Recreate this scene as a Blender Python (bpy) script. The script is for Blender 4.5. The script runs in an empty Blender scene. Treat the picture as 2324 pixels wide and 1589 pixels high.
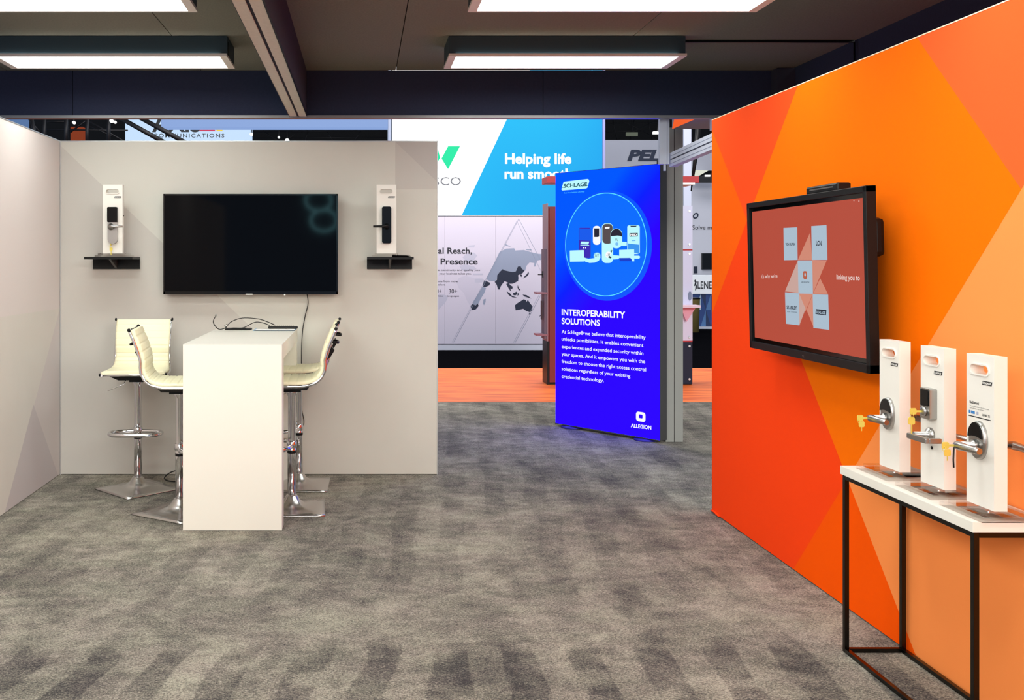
import bpy, bmesh, math, random
from mathutils import Vector, Matrix

random.seed(7)
S = bpy.context.scene
COL = S.collection

# ---------------------------------------------------------------- camera, world, exposure
F, CX, CY, CH = 2200.0, 822.0, 594.0, 1.56          # focal length in px, principal point, camera height
cam_d = bpy.data.cameras.new('camera'); cam = bpy.data.objects.new('camera', cam_d); COL.objects.link(cam)
cam.location = (0, 0, CH); cam.rotation_euler = (math.pi / 2, 0, 0)
cam_d.sensor_width = 36; cam_d.lens = 36 * F / 2324
cam_d.shift_x = (1162 - CX) / 2324; cam_d.shift_y = -(794.5 - CY) / 2324
cam_d.clip_start = 0.05; cam_d.clip_end = 200
S.camera = cam
S.view_settings.view_transform = 'Standard'; S.view_settings.look = 'None'
S.view_settings.exposure = 0.0; S.view_settings.gamma = 1.0; S.view_settings.use_curve_mapping = False
S.cycles.use_denoising = True
S.cycles.max_bounces = 8; S.cycles.diffuse_bounces = 4; S.cycles.glossy_bounces = 4; S.cycles.transparent_max_bounces = 12
S.cycles.caustics_reflective = True; S.cycles.sample_clamp_indirect = 6
W = bpy.data.worlds.new('hall_ambient'); S.world = W; W.use_nodes = True
W.node_tree.nodes['Background'].inputs[0].default_value = (0.56, 0.70, 0.95, 1)
W.node_tree.nodes['Background'].inputs[1].default_value = 0.72
LAMP = 14.5          # emission of the booth's LED panels

def hall_fill(loc, sx, sy, e, color=(1, .97, .93)):   # unseen area light added as fill for hall and booth
    d = bpy.data.lights.new('hall_fill', 'AREA'); d.shape = 'RECTANGLE'; d.size = sx; d.size_y = sy; d.energy = e; d.color = color
    o = bpy.data.objects.new('hall_fill', d); COL.objects.link(o); o.location = loc
    return o
hall_fill((2, 13, 8.0), 8, 4, 1150, (1, .97, .95)).rotation_euler = (math.radians(42), 0, 0)  # added and tilted to brighten the map wall
hall_fill((5, 22, 9.0), 16, 8, 900, (.9, .95, 1))  # added overhead fill for the far booths
hall_fill((-1, -14, 6.6), 12, 4, 1650, (1, .97, .86)).rotation_euler = (math.radians(70), 0, 0)  # added fill from behind the camera for the lower back wall
hall_fill((-9, -9, 6.6), 6, 4, 1300, (1, .98, .92)).rotation_euler = (math.radians(70), 0, math.radians(-42))  # added side fill reaching the orange wall
hall_fill((9, -9, 6.6), 6, 4, 2200, (1, .98, .92)).rotation_euler = (math.radians(70), 0, math.radians(42))  # added side fill reaching the left wall

# ---------------------------------------------------------------- helpers
def lin(c):
    r = []
    for v in c[:3]:
        v = v / 255.0
        r.append(v / 12.92 if v <= 0.04045 else ((v + 0.055) / 1.055) ** 2.4)
    return (r[0], r[1], r[2], 1.0)

def mat(name, c, rough=.6, metal=0.0, emit=0.0, spec=.5, grain=0.0, gscale=60, bump=0.0, coat=0.0, alpha=1.0, trans=0.0):
    m = bpy.data.materials.new(name); m.use_nodes = True
    nt = m.node_tree; b = nt.nodes['Principled BSDF']
    col = lin(c)
    b.inputs['Base Color'].default_value = col
    b.inputs['Roughness'].default_value = rough; b.inputs['Metallic'].default_value = metal
    b.inputs['Specular IOR Level'].default_value = spec
    b.inputs['Coat Weight'].default_value = coat
    b.inputs['Transmission Weight'].default_value = trans
    b.inputs['Alpha'].default_value = alpha
    if emit:
        b.inputs['Emission Color'].default_value = col; b.inputs['Emission Strength'].default_value = emit
        b.inputs['Base Color'].default_value = (0.01, 0.01, 0.01, 1); b.inputs['Specular IOR Level'].default_value = .05
    if grain or bump:
        tc = nt.nodes.new('ShaderNodeTexCoord'); n = nt.nodes.new('ShaderNodeTexNoise')
        n.inputs['Scale'].default_value = gscale; n.inputs['Detail'].default_value = 4
        nt.links.new(tc.outputs['Object'], n.inputs['Vector'])
        if grain:
            mx = nt.nodes.new('ShaderNodeMix'); mx.data_type = 'RGBA'
            mx.inputs['A'].default_value = tuple(v * (1 - grain) for v in col[:3]) + (1,)
            mx.inputs['B'].default_value = tuple(min(1, v * (1 + grain)) for v in col[:3]) + (1,)
            nt.links.new(n.outputs['Fac'], mx.inputs['Factor'])
            nt.links.new(mx.outputs['Result'], b.inputs['Base Color'])
        if bump:
            bp = nt.nodes.new('ShaderNodeBump'); bp.inputs['Strength'].default_value = bump; bp.inputs['Distance'].default_value = .002
            nt.links.new(n.outputs['Fac'], bp.inputs['Height']); nt.links.new(bp.outputs['Normal'], b.inputs['Normal'])
    return m

def link(name, me, mats, parent=None, smooth=False):
    o = bpy.data.objects.new(name, me); COL.objects.link(o)
    for m in (mats if isinstance(mats, (list, tuple)) else [mats]): me.materials.append(m)
    if parent is not None: o.parent = parent
    if smooth:
        for p in me.polygons: p.use_smooth = True
    return o

def thing(name, label, cat, loc=(0, 0, 0), rz=0.0, group=None, rx=0.0, kind=None):
    o = bpy.data.objects.new(name, None); COL.objects.link(o); o.empty_display_size = .05
    o.location = loc
    o.matrix_basis = Matrix.Translation(loc) @ Matrix.Rotation(rz, 4, 'Z') @ Matrix.Rotation(rx, 4, 'X')
    o['label'] = label
    if cat: o['category'] = cat
    if group: o['group'] = group
    if kind: o['kind'] = kind
    return o

def tag(o, label, cat=None, group=None, kind=None):
    o['label'] = label
    if cat: o['category'] = cat
    if group: o['group'] = group
    if kind: o['kind'] = kind
    return o

class MB:
    def __init__(s): s.bm = bmesh.new()
    def _new(s, verts, faces, mi=0):
        vs = [s.bm.verts.new(v) for v in verts]
        for f in faces:
            try:
                fc = s.bm.faces.new([vs[i] for i in f]); fc.material_index = mi
            except ValueError: pass
        return vs
    def box(s, x0, x1, y0, y1, z0, z1, mi=0, bev=0.0):
        v = [(x0,y0,z0),(x1,y0,z0),(x1,y1,z0),(x0,y1,z0),(x0,y0,z1),(x1,y0,z1),(x1,y1,z1),(x0,y1,z1)]
        f = [(0,3,2,1),(4,5,6,7),(0,1,5,4),(1,2,6,5),(2,3,7,6),(3,0,4,7)]
        vs = s._new(v, f, mi)
        if bev:
            ed = set()
            for q in vs: ed.update(q.link_edges)
            bmesh.ops.bevel(s.bm, geom=list(ed), offset=bev, segments=2, affect='EDGES', profile=.5)
        return s
    def prism(s, pts, y0, y1, mi=0):       # polygon in (x,z), extruded along y (front y0)
        n = len(pts)
        a = sum(pts[i][0] * pts[(i+1) % n][1] - pts[(i+1) % n][0] * pts[i][1] for i in range(n))
        if a < 0: pts = list(reversed(pts))
        v = [(p[0], y0, p[1]) for p in pts] + [(p[0], y1, p[1]) for p in pts]
        f = [tuple(range(n)), tuple(range(2*n-1, n-1, -1))] + [(i, i+n, (i+1) % n + n, (i+1) % n) for i in range(n)]
        s._new(v, f, mi); return s
    def flat(s, pts, y, mi=0):
        n = len(pts)
        a = sum(pts[i][0] * pts[(i+1) % n][1] - pts[(i+1) % n][0] * pts[i][1] for i in range(n))
        if a < 0: pts = list(reversed(pts))
        s._new([(p[0], y, p[1]) for p in pts], [tuple(range(n))], mi); return s
    def tube(s, pts, r, n=10, closed=False, mi=0, sx=1.0):
        P = [Vector(p) for p in pts]; m = len(P); rings = []
        rr = r if isinstance(r, (list, tuple)) else [r] * m
        up0 = None
        for i in range(m):
            if closed: t = P[(i+1) % m] - P[i-1]
            else: t = P[min(i+1, m-1)] - P[max(i-1, 0)]
            t.normalize()
            if up0 is None:
                up0 = Vector((0,0,1)) if abs(t.z) < .9 else Vector((1,0,0))
            a = t.cross(up0)
            if a.length < 1e-4: a = t.cross(Vector((1,0,0)))
            a.normalize(); b = a.cross(t).normalized(); up0 = b
            rings.append([s.bm.verts.new(P[i] + (a * math.cos(2*math.pi*k/n) * sx + b * math.sin(2*math.pi*k/n)) * rr[i]) for k in range(n)])
        for i in range(m if closed else m-1):
            A, B = rings[i], rings[(i+1) % m]
            for k in range(n):
                f = s.bm.faces.new((A[k], A[(k+1) % n], B[(k+1) % n], B[k])); f.material_index = mi; f.smooth = True
        if not closed:
            for R_ in (rings[0], rings[-1]):
                f = s.bm.faces.new(R_); f.material_index = mi
        return s
    def lathe(s, prof, n=20, c=(0,0), mi=0, axis='z', base=(0,0,0)):
        rings = []
        for r, h in prof:
            ring = []
            for k in range(n):
                a = 2*math.pi*k/n
                if axis == 'z': p = (base[0]+r*math.cos(a), base[1]+r*math.sin(a), base[2]+h)
                elif axis == 'y': p = (base[0]+r*math.cos(a), base[1]+h, base[2]+r*math.sin(a))
                else: p = (base[0]+h, base[1]+r*math.cos(a), base[2]+r*math.sin(a))
                ring.append(s.bm.verts.new(p))
            rings.append(ring)
        for A, B in zip(rings, rings[1:]):
            for k in range(n):
                f = s.bm.faces.new((A[k], A[(k+1) % n], B[(k+1) % n], B[k])); f.material_index = mi; f.smooth = True
        for R_ in (rings[0], rings[-1]):
            f = s.bm.faces.new(R_); f.material_index = mi
        return s
    def build(s, name, mats, parent=None, recalc=True):
        if recalc: bmesh.ops.recalc_face_normals(s.bm, faces=s.bm.faces)
        me = bpy.data.meshes.new(name); s.bm.to_mesh(me); s.bm.free()
        return link(name, me, mats, parent)

def at(px, py, Y):                          # photograph pixel -> point at depth Y
    return Vector(((px - CX) / F * Y, Y, CH - (py - CY) / F * Y))
def onp(root, px, py):                      # photograph pixel -> (x, z) on the local y=0 plane of root
    M = root.matrix_basis.inverted()
    o = M @ Vector((0, 0, CH)); d = M.to_3x3() @ Vector(((px - CX) / F, 1, -(py - CY) / F))
    t = -o.y / d.y; p = o + d * t
    return (p.x, p.z)
def pp(root, pts, ox=0, oy=0, k=1): return [onp(root, ox + x / k, oy + y / k) for x, y in pts]

def arc(cx, cz, r, a0, a1, n=8, rz=None):
    rz = rz or r
    return [(cx + r*math.cos(math.radians(a0+(a1-a0)*i/n)), cz + rz*math.sin(math.radians(a0+(a1-a0)*i/n))) for i in range(n+1)]
def rrect(x0, x1, z0, z1, r, n=5):
    return arc(x1-r, z0+r, r, -90, 0, n) + arc(x1-r, z1-r, r, 0, 90, n) + arc(x0+r, z1-r, r, 90, 180, n) + arc(x0+r, z0+r, r, 180, 270, n)

def ring_prism(outer, inner, y0, y1):       # plate with one hole: both loops with the same count, front and back faces bridged
    b = MB(); n = len(outer); L = []
    for y in (y0, y1):
        for lp in (outer, inner): L.append([b.bm.verts.new((p[0], y, p[1])) for p in lp])
    of, inf, ob, inb = L
    for A, B in ((of, inf), (ob, inb), (of, ob), (inf, inb)):
        for k in range(n): b.bm.faces.new((A[k], A[(k+1) % n], B[(k+1) % n], B[k]))
    return b

_cap = {}
def text_mesh(s, shear=0.0, bold=0.0, space=1.0):
    c = bpy.data.curves.new('lettering', 'FONT'); c.body = s; c.size = 1; c.shear = shear; c.offset = bold; c.space_character = space
    c.resolution_u = 3
    o = bpy.data.objects.new('lettering_tmp', c); COL.objects.link(o)
    dg = bpy.context.evaluated_depsgraph_get(); dg.update()
    me = bpy.data.meshes.new_from_object(o.evaluated_get(dg)); bpy.data.objects.remove(o)
    return me
def text(root, s, x0, x1, z0, cap, m, off=.002, bold=0.0, shear=0.0, name='lettering', align=None, slope=0.0, space=1.0):
    """lettering on the local y=0 plane of root: left x0, right x1, baseline z0, capital height cap (metres)."""
    me = text_mesh(s, shear, bold, space)
    xs = [v.co.x for v in me.vertices]; a, b = min(xs), max(xs)
    H = 0.729
    for v in me.vertices:
        u = (v.co.x - a) / (b - a)
        x = x0 + u * (x1 - x0)
        v.co = Vector((x, -off, z0 + v.co.y / H * cap + slope * (x - x0)))
    me.materials.clear()
    o = link(name, me, m, root)
    return o
def ptext(root, s, pl, pr, cappx, m, **kw):   # pl, pr: px of the left and right baseline ends, cappx: px y of the capitals' top at the left
    x0, z0 = onp(root, *pl); x1, z1 = onp(root, *pr); _, zt = onp(root, pl[0], cappx)
    return text(root, s, x0, x1, z0, zt - z0, m, slope=(z1 - z0) / (x1 - x0), **kw)
def poly(root, name, pts, m, off=.001):
    return MB().flat(pts, -off).build(name, m, root, recalc=False)

def hanger(parent, x, y, z):
    MB().tube([(x, y, z), (x, y, 11.0 - parent.location.z)], .015, 6).build('hanger', M['truss'], parent)

# ---------------------------------------------------------------- materials
M = {}
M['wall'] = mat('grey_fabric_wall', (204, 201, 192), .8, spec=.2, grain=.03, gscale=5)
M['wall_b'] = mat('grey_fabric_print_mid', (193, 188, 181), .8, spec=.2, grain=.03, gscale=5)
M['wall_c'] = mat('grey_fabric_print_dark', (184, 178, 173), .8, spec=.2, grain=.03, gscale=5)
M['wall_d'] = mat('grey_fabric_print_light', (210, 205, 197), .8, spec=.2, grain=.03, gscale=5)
M['ceil'] = mat('dark_ceiling_fabric', (124, 120, 108), .95, spec=.1, grain=.25, gscale=90, bump=.4)
M['fascia'] = mat('dark_fascia_fabric', (52, 58, 80), .9, spec=.1, grain=.12, gscale=60)
M['alu'] = mat('aluminium_profile', (200, 200, 200), .35, .8)
M['alu_light'] = mat('pale_aluminium', (205, 208, 222), .4, .3)
M['beam'] = mat('beam_underside', (205, 198, 184), .7, grain=.12, gscale=40)
M['black'] = mat('black_metal', (12, 12, 13), .4, spec=.25)
M['blackgloss'] = mat('black_gloss', (5, 5, 6), .12, spec=.25)
M['screen_off'] = mat('dark_screen_glass', (2, 3, 6), .05, spec=.09)
M['rubber'] = mat('black_rubber', (18, 18, 18), .7)
M['lampbox'] = mat('dark_lamp_housing', (40, 58, 66), .6)
M['lampframe'] = mat('white_lamp_frame', (235, 225, 215), .5)
M['diff'] = mat('led_diffuser', (246, 251, 246), .5, emit=LAMP)
M['white'] = mat('white_laminate', (234, 230, 220), .35, spec=.4)
M['white_s'] = mat('white_board', (232, 228, 220), .4, spec=.4)
M['cream'] = mat('cream_leatherette', (240, 234, 200), .38, spec=.45)
M['chrome'] = mat('chrome', (225, 225, 228), .08, 1.0)
M['satin'] = mat('satin_chrome', (175, 173, 170), .3, 1.0)
M['brass'] = mat('brass_key', (226, 206, 96), .35, .35)
M['acrylic'] = mat('clear_acrylic', (225, 200, 190), .05, alpha=.28, spec=.8)
am = bpy.data.materials.new('clear_acrylic'); am.use_nodes = True; an = am.node_tree; an.nodes.clear()
ao = an.nodes.new('ShaderNodeOutputMaterial'); amx = an.nodes.new('ShaderNodeMixShader'); at_ = an.nodes.new('ShaderNodeBsdfTransparent'); ag = an.nodes.new('ShaderNodeBsdfGlossy'); af = an.nodes.new('ShaderNodeFresnel')
at_.inputs[0].default_value = (.965, .945, .935, 1); ag.inputs['Roughness'].default_value = .04; af.inputs[0].default_value = 1.16
an.links.new(af.outputs[0], amx.inputs[0]); an.links.new(at_.outputs[0], amx.inputs[1]); an.links.new(ag.outputs[0], amx.inputs[2]); an.links.new(amx.outputs[0], ao.inputs[0])
M['acrylic'] = am
M['gunmetal'] = mat('brushed_dark_steel', (56, 53, 50), .24, 1.0)
M['logo_k'] = mat('logo_black', (15, 17, 22), .5)
M['logo_w'] = mat('logo_white', (245, 245, 240), .5)
M['red'] = mat('red_paint', (180, 14, 22), .5)
M['darkred'] = mat('dark_red_panel', (130, 22, 20), .5)
M['lav'] = mat('pale_lavender_print', (186, 182, 198), .8)
M['navy'] = mat('navy_print', (24, 33, 54), .8)
M['ink'] = mat('ink_print', (28, 30, 40), .8)
M['slate'] = mat('slate_blue_print', (128, 138, 160), .8)
M['slate2'] = mat('pale_slate_print', (168, 168, 186), .8)
M['greywall'] = mat('grey_booth_wall', (142, 144, 156), .8)
M['hall'] = mat('dark_hall_wall', (12, 13, 16), .9, grain=.4, gscale=2)
M['truss'] = mat('dark_truss', (26, 26, 30), .5, .5)
M['postgrey'] = mat('grey_post', (132, 132, 126), .6)
M['postdark'] = mat('dark_frame', (56, 54, 52), .6)

# orange print colours
ORC = dict(R0=(255, 98, 8), R1=(252, 80, 30), R2=(255, 114, 2), R3=(255, 98, 45), R4=(255, 148, 78), R5=(255, 70, 20), R6=(255, 88, 2))
ORM = {k: mat('orange_print_' + k, v, .85, spec=.05) for k, v in ORC.items()}

# ---------------------------------------------------------------- floor
def carpet():
    m = mat('grey_carpet', (120, 118, 112), .95, spec=.1); nt = m.node_tree; L = nt.links; N = nt.nodes.new
    b = nt.nodes['Principled BSDF']; tc = N('ShaderNodeTexCoord')
    def mapping(sc, rot=(0, 0, 0)):
        q = N('ShaderNodeMapping'); q.inputs['Scale'].default_value = sc; q.inputs['Rotation'].default_value = rot
        L.new(tc.outputs['Object'], q.inputs['Vector']); return q
    def noise(mp, sc, det=4, rough=.55, dist=0):
        n = N('ShaderNodeTexNoise'); n.inputs['Scale'].default_value = sc; n.inputs['Detail'].default_value = det
        n.inputs['Roughness'].default_value = rough; n.inputs['Distortion'].default_value = dist
        L.new(mp.outputs['Vector'], n.inputs['Vector']); return n.outputs['Fac']
    def mth(op, a, c, d=None, clamp=False):
        q = N('ShaderNodeMath'); q.operation = op; q.use_clamp = clamp
        for i, v in enumerate((a, c, d)):
            if v is None: continue
            if isinstance(v, (int, float)): q.inputs[i].default_value = v
            else: L.new(v, q.inputs[i])
        return q.outputs[0]
    def ramp(v, a, c):
        q = N('ShaderNodeMapRange'); q.interpolation_type = 'SMOOTHSTEP'
        q.inputs['From Min'].default_value = a; q.inputs['From Max'].default_value = c; L.new(v, q.inputs['Value']); return q.outputs['Result']
    big = noise(mapping((1, 1.0, 1)), 1.1, 3, .5, .6)
    streak = noise(mapping((1.2, 1.1, 1), (0, 0, .5)), 2.4, 7, .66, .5)
    brush = noise(mapping((2.2, .55, 1), (0, 0, -.1)), 1.9, 3, .5, .4)
    # vacuum-brush lanes: bands about 0.4 m wide that fan across the near carpet
    lane_n = noise(mapping((1, 1, 1)), 1.1, 2, .5)
    sep = N('ShaderNodeSeparateXYZ'); L.new(tc.outputs['Object'], sep.inputs[0])
    u = mth('ADD', sep.outputs['X'], mth('MULTIPLY', lane_n, .22))
    u = mth('ADD', u, mth('MULTIPLY', sep.outputs['Y'], -.10))
    lane = mth('SINE', mth('MULTIPLY', u, 2 * math.pi / .275), 0)
    lane = ramp(lane, -.15, .2)
    seg = noise(mapping((1.2, 1.6, 1)), 1.7, 2, .5)
    near = mth('SUBTRACT', 1.0, ramp(mth('ADD', sep.outputs['Y'], mth('MULTIPLY', brush, .5)), 4.05, 4.25))
    mid = mth('MULTIPLY', ramp(sep.outputs['Y'], 4.3, 4.6), .45)
    lanes = mth('MULTIPLY', lane, mth('MULTIPLY', mth('ADD', near, mid), ramp(seg, .36, .48)))
    fine = noise(mapping((1, .8, 1)), 170, 3, .7)
    fib = noise(mapping((1, 2.2, 1)), 75, 3, .7)
    v = mth('ADD', mth('MULTIPLY', ramp(big, .3, .7), .20), mth('MULTIPLY', ramp(streak, .36, .64), .22))
    v = mth('ADD', v, mth('MULTIPLY', ramp(brush, .3, .65), .12))
    v = mth('SUBTRACT', v, mth('MULTIPLY', lanes, .25))
    v = mth('ADD', v, mth('MULTIPLY', mth('SUBTRACT', fine, .5), 1.7))
    v = mth('ADD', v, mth('MULTIPLY', mth('SUBTRACT', fib, .5), 1.9))
    scuff = noise(mapping((1.0, 1.5, 1), (0, 0, -.3)), 9, 5, .7)
    v = mth('ADD', v, mth('MULTIPLY', mth('SUBTRACT', scuff, .5), .95))
    v = mth('ADD', v, .27)
    cr = N('ShaderNodeValToRGB'); cr.color_ramp.elements[0].position = 0.0; cr.color_ramp.elements[1].position = 1.0
    cr.color_ramp.elements[0].color = lin((66, 64, 66)); cr.color_ramp.elements[1].color = lin((184, 178, 164))
    e = cr.color_ramp.elements.new(.45); e.color = lin((122, 118, 110))
    L.new(v, cr.inputs['Fac'])
    tint = noise(mapping((1, 1.5, 1)), 3.1, 2)
    mx = N('ShaderNodeMix'); mx.data_type = 'RGBA'; mx.blend_type = 'MULTIPLY'; mx.inputs['Factor'].default_value = 1
    tr = N('ShaderNodeValToRGB'); tr.color_ramp.elements[0].color = (.985, 1.0, .965, 1); tr.color_ramp.elements[0].position = .35
    tr.color_ramp.elements[1].color = (1.0, .965, .975, 1); tr.color_ramp.elements[1].position = .65
    L.new(tint, tr.inputs['Fac']); L.new(cr.outputs['Color'], mx.inputs['A']); L.new(tr.outputs['Color'], mx.inputs['B'])
    L.new(mx.outputs['Result'], b.inputs['Base Color'])
    bp = N('ShaderNodeBump'); bp.inputs['Strength'].default_value = .8; bp.inputs['Distance'].default_value = .006
    L.new(mth('ADD', fine, fib), bp.inputs['Height']); L.new(bp.outputs['Normal'], b.inputs['Normal'])
    return m
o = MB().box(-6, 9, -3, 10.76, -.02, 0).build('floor', carpet()); tag(o, 'grey mottled carpet with brush marks across the booth', kind='structure')

def streaky(name, c0, c1, sc):
    m = mat(name, c0, .55); nt = m.node_tree; b = nt.nodes['Principled BSDF']
    tc = nt.nodes.new('ShaderNodeTexCoord'); mp = nt.nodes.new('ShaderNodeMapping'); mp.inputs['Scale'].default_value = sc
    n = nt.nodes.new('ShaderNodeTexNoise'); n.inputs['Scale'].default_value = 3; n.inputs['Detail'].default_value = 6
    r = nt.nodes.new('ShaderNodeValToRGB'); r.color_ramp.elements[0].color = lin(c0); r.color_ramp.elements[1].color = lin(c1)
    r.color_ramp.elements[0].position = .35; r.color_ramp.elements[1].position = .6
    nt.links.new(tc.outputs['Object'], mp.inputs['Vector']); nt.links.new(mp.outputs['Vector'], n.inputs['Vector'])
    nt.links.new(n.outputs['Fac'], r.inputs['Fac']); nt.links.new(r.outputs['Color'], b.inputs['Base Color'])
    return m
o = MB().box(-6, 12, 10.76, 14.18, -.02, .001).build('floor', streaky('orange_aisle', (206, 84, 26), (255, 126, 44), (.5, 4, 1))); tag(o, 'orange wood-streaked aisle floor beyond the booth', kind='structure')
o = MB().box(-14, 22, 14.18, 46, -.02, 0).build('floor', mat('black_aisle', (10, 10, 13), 1.0, spec=0)); tag(o, 'black carpet between the far booths', kind='structure')

# ---------------------------------------------------------------- booth walls
def facets(name, quad, P, lines, pick, mats, parent):
    """printed facets: quad in (u,v), cut by lines ((u,v),(u,v)), each face gets the material pick(cu,cv)."""
    bm = bmesh.new(); bm.faces.new([bm.verts.new((u, v, 0)) for u, v in quad])
    for a, c in lines:
        d = Vector((c[0]-a[0], c[1]-a[1], 0)); n = Vector((-d.y, d.x, 0))
        bmesh.ops.bisect_plane(bm, geom=bm.verts[:] + bm.edges[:] + bm.faces[:], plane_co=(a[0], a[1], 0), plane_no=n)
    for f in bm.faces:
        c = f.calc_center_median(); f.material_index = pick(c.x, c.y)
    for v in bm.verts: v.co = P(v.co.x, v.co.y)
    me = bpy.data.meshes.new(name); bm.to_mesh(me); bm.free()
    return link(name, me, mats, parent)
def side(l, u, v):
    (a, b), (c, d) = l
    return (c - a) * (v - b) - (d - b) * (u - a)

# back wall
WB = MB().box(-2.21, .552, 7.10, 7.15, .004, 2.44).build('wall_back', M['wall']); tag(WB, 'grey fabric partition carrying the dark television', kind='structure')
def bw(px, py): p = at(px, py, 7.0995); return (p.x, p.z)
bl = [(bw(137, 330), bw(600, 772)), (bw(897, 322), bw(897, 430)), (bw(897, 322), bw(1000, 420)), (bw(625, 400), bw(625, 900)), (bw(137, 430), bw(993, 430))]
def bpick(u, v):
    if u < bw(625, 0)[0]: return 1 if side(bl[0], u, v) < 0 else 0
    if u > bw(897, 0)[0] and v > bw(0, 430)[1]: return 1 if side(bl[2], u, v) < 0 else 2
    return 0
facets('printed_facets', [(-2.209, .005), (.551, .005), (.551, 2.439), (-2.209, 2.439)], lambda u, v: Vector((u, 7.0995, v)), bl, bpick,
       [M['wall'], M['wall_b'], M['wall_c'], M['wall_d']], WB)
b = MB(); b.box(.548, .5535, 7.097, 7.152, 0, 2.443); b.box(-2.213, .553, 7.097, 7.152, 2.44, 2.446); b.box(-2.213, -2.205, 7.094, 7.10, 0, 2.44)
b.build('edge_trim', M['alu'], WB)

# left wall
WL = MB().box(-2.26, -2.215, -1.6, 7.15, .004, 2.44).build('wall_left', M['wall']); tag(WL, 'pale grey fabric side partition at the left edge', kind='structure')
def lw(px, py):
    Y = F * -2.2145 / (px - CX); return (Y, CH - (py - CY) * Y / F)
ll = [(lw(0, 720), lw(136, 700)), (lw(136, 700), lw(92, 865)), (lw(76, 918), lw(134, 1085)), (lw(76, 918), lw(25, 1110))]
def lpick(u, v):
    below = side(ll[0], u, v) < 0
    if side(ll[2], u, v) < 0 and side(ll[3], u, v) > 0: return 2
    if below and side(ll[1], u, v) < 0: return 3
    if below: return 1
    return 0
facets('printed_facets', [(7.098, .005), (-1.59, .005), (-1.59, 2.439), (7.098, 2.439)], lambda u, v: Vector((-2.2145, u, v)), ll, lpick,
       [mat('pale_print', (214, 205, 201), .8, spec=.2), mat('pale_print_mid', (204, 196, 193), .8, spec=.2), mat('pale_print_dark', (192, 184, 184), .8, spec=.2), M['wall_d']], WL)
MB().box(-2.262, -2.212, -1.6, 7.1, 2.44, 2.447).build('edge_trim', M['alu'], WL)

# orange wall
WR = MB().box(2.179, 2.23, -1.6, 6.04, .006, 2.44).build('wall_right', ORM['R5']); tag(WR, 'bright orange fabric partition printed with angular facets', kind='structure')
XR = 2.1785
def rw(px, py):
    Y = F * XR / (px - CX); return (Y, CH - (py - CY) * Y / F)
Ld = (rw(1615, 292), rw(2085, 1505)); E1 = (rw(1800, 222), rw(1615, 715)); E = (rw(2318, 430), rw(1800, 1293)); E2 = (rw(2098, 110), rw(2318, 430))
def rpick(u, v):
    # signs taken from the picture: u = depth, larger u is further left
    rightL = side(Ld, u, v) * sR > 0; rightE1 = side(E1, u, v) * sE1 > 0; belowE = side(E, u, v) * sE > 0; aboveE2 = side(E2, u, v) * sE2 > 0
    if not rightL and not rightE1: return 0 if above_mid(u, v) else 5 if False else 0
    return 0
def sgn(l, pt): return 1 if side(l, *pt) > 0 else -1
sL = sgn(Ld, rw(1900, 300)); s1 = sgn(E1, rw(1700, 600)); sE = sgn(E, rw(2200, 1200)); s2 = sgn(E2, rw(2280, 120))
def rpick(u, v):
    rL = side(Ld, u, v) * sL > 0      # right of the long falling line
    r1 = side(E1, u, v) * s1 > 0      # right of / below the upper left line
    bE = side(E, u, v) * sE > 0       # right of / below the long rising line
    a2 = side(E2, u, v) * s2 > 0      # top right
    if rL:
        if not r1: return 1
        if bE: return 4
        return 3 if a2 else 2
    if not r1: return 0
    return 6 if bE else 5
facets('printed_facets', [(6.039, .007), (-1.59, .007), (-1.59, 2.439), (6.039, 2.439)], lambda u, v: Vector((XR, u, v)), [Ld, E1, E, E2], rpick,
       [ORM['R%d' % i] for i in range(7)], WR)
MB().box(2.177, 2.232, -1.6, 6.04, 2.44, 2.4445).build('edge_trim', mat('cream_edge', (255, 225, 190), .4), WR)
b = MB(); b.tube([(2.172, 6.03, .012), (2.168, 5.98, .02), (2.172, 5.90, .010)], .006, 8); b.build('fabric_fold', ORM['R5'], WR)

# ---------------------------------------------------------------- ceiling, fascia, beam
CE = thing('ceiling', 'dark fabric booth ceiling with panel seams', None, (0, 0, 2.96), kind='structure')
xs = [-4.0, -2.6, -1.18, -.47, .247, 1.68, 3.12]
for a, c in zip(xs, xs[1:]):
    MB().box(a + .003, c - .003, 1.2, 7.09, 0, .03).build('ceiling_panel', M['ceil'], CE)
MB().box(-4, 3.15, 1.2, 7.1, .031, .05).build('ceiling_backing', M['black'], CE)
FA = thing('fascia', 'dark fascia band hanging over the back partition', None, (0, 7.10, 2.62), kind='structure')
for a, c in zip([-4.0, -2.12, -.47, 1.325], [-2.12, -.47, 1.325, 3.12]):
    MB().box(a + .0025, c - .0025, 0, .04, .012, .34).build('fascia_panel', M['fascia'], FA)
MB().box(-4, 3.12, .01, .045, .012, .34).build('fascia_backing', M['black'], FA)
b = MB(); b.box(-4, 3.12, -.012, .06, -.010, .012); b.build('bottom_rail', mat('dull_aluminium', (150, 148, 150), .45, .6), FA)
FS = thing('fascia', 'dark side fascia above and behind the orange wall', None, (3.12, 0, 2.2), kind='structure')
for a, c in zip([1.2, 4.0, 6.1], [4.0, 6.1, 7.14]):
    MB().box(0, .04, a + .003, c - .003, 0, .76).build('fascia_panel', M['fascia'], FS)
MB().box(.03, .06, 1.2, 7.14, 0, .76).build('fascia_backing', M['black'], FS)
o = MB().box(2.99, 3.12, 6.98, 7.09, 2.63, 2.955).build('trim_1', mat('dark_blue_post', (44, 46, 62), .8)); tag(o, 'dark corner post in the far right corner of the ceiling', kind='structure')
BE = thing('ceiling_beam', 'long ceiling beam with pale grooved underside running to the fascia', 'beam', (-.468, 0, 2.62), kind='structure')
del BE['category']
MB().box(-.0615, .0615, 1.2, 7.085, .006, .34).build('beam_body', mat('beam_side', (62, 60, 68), .9, spec=.1), BE)
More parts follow.
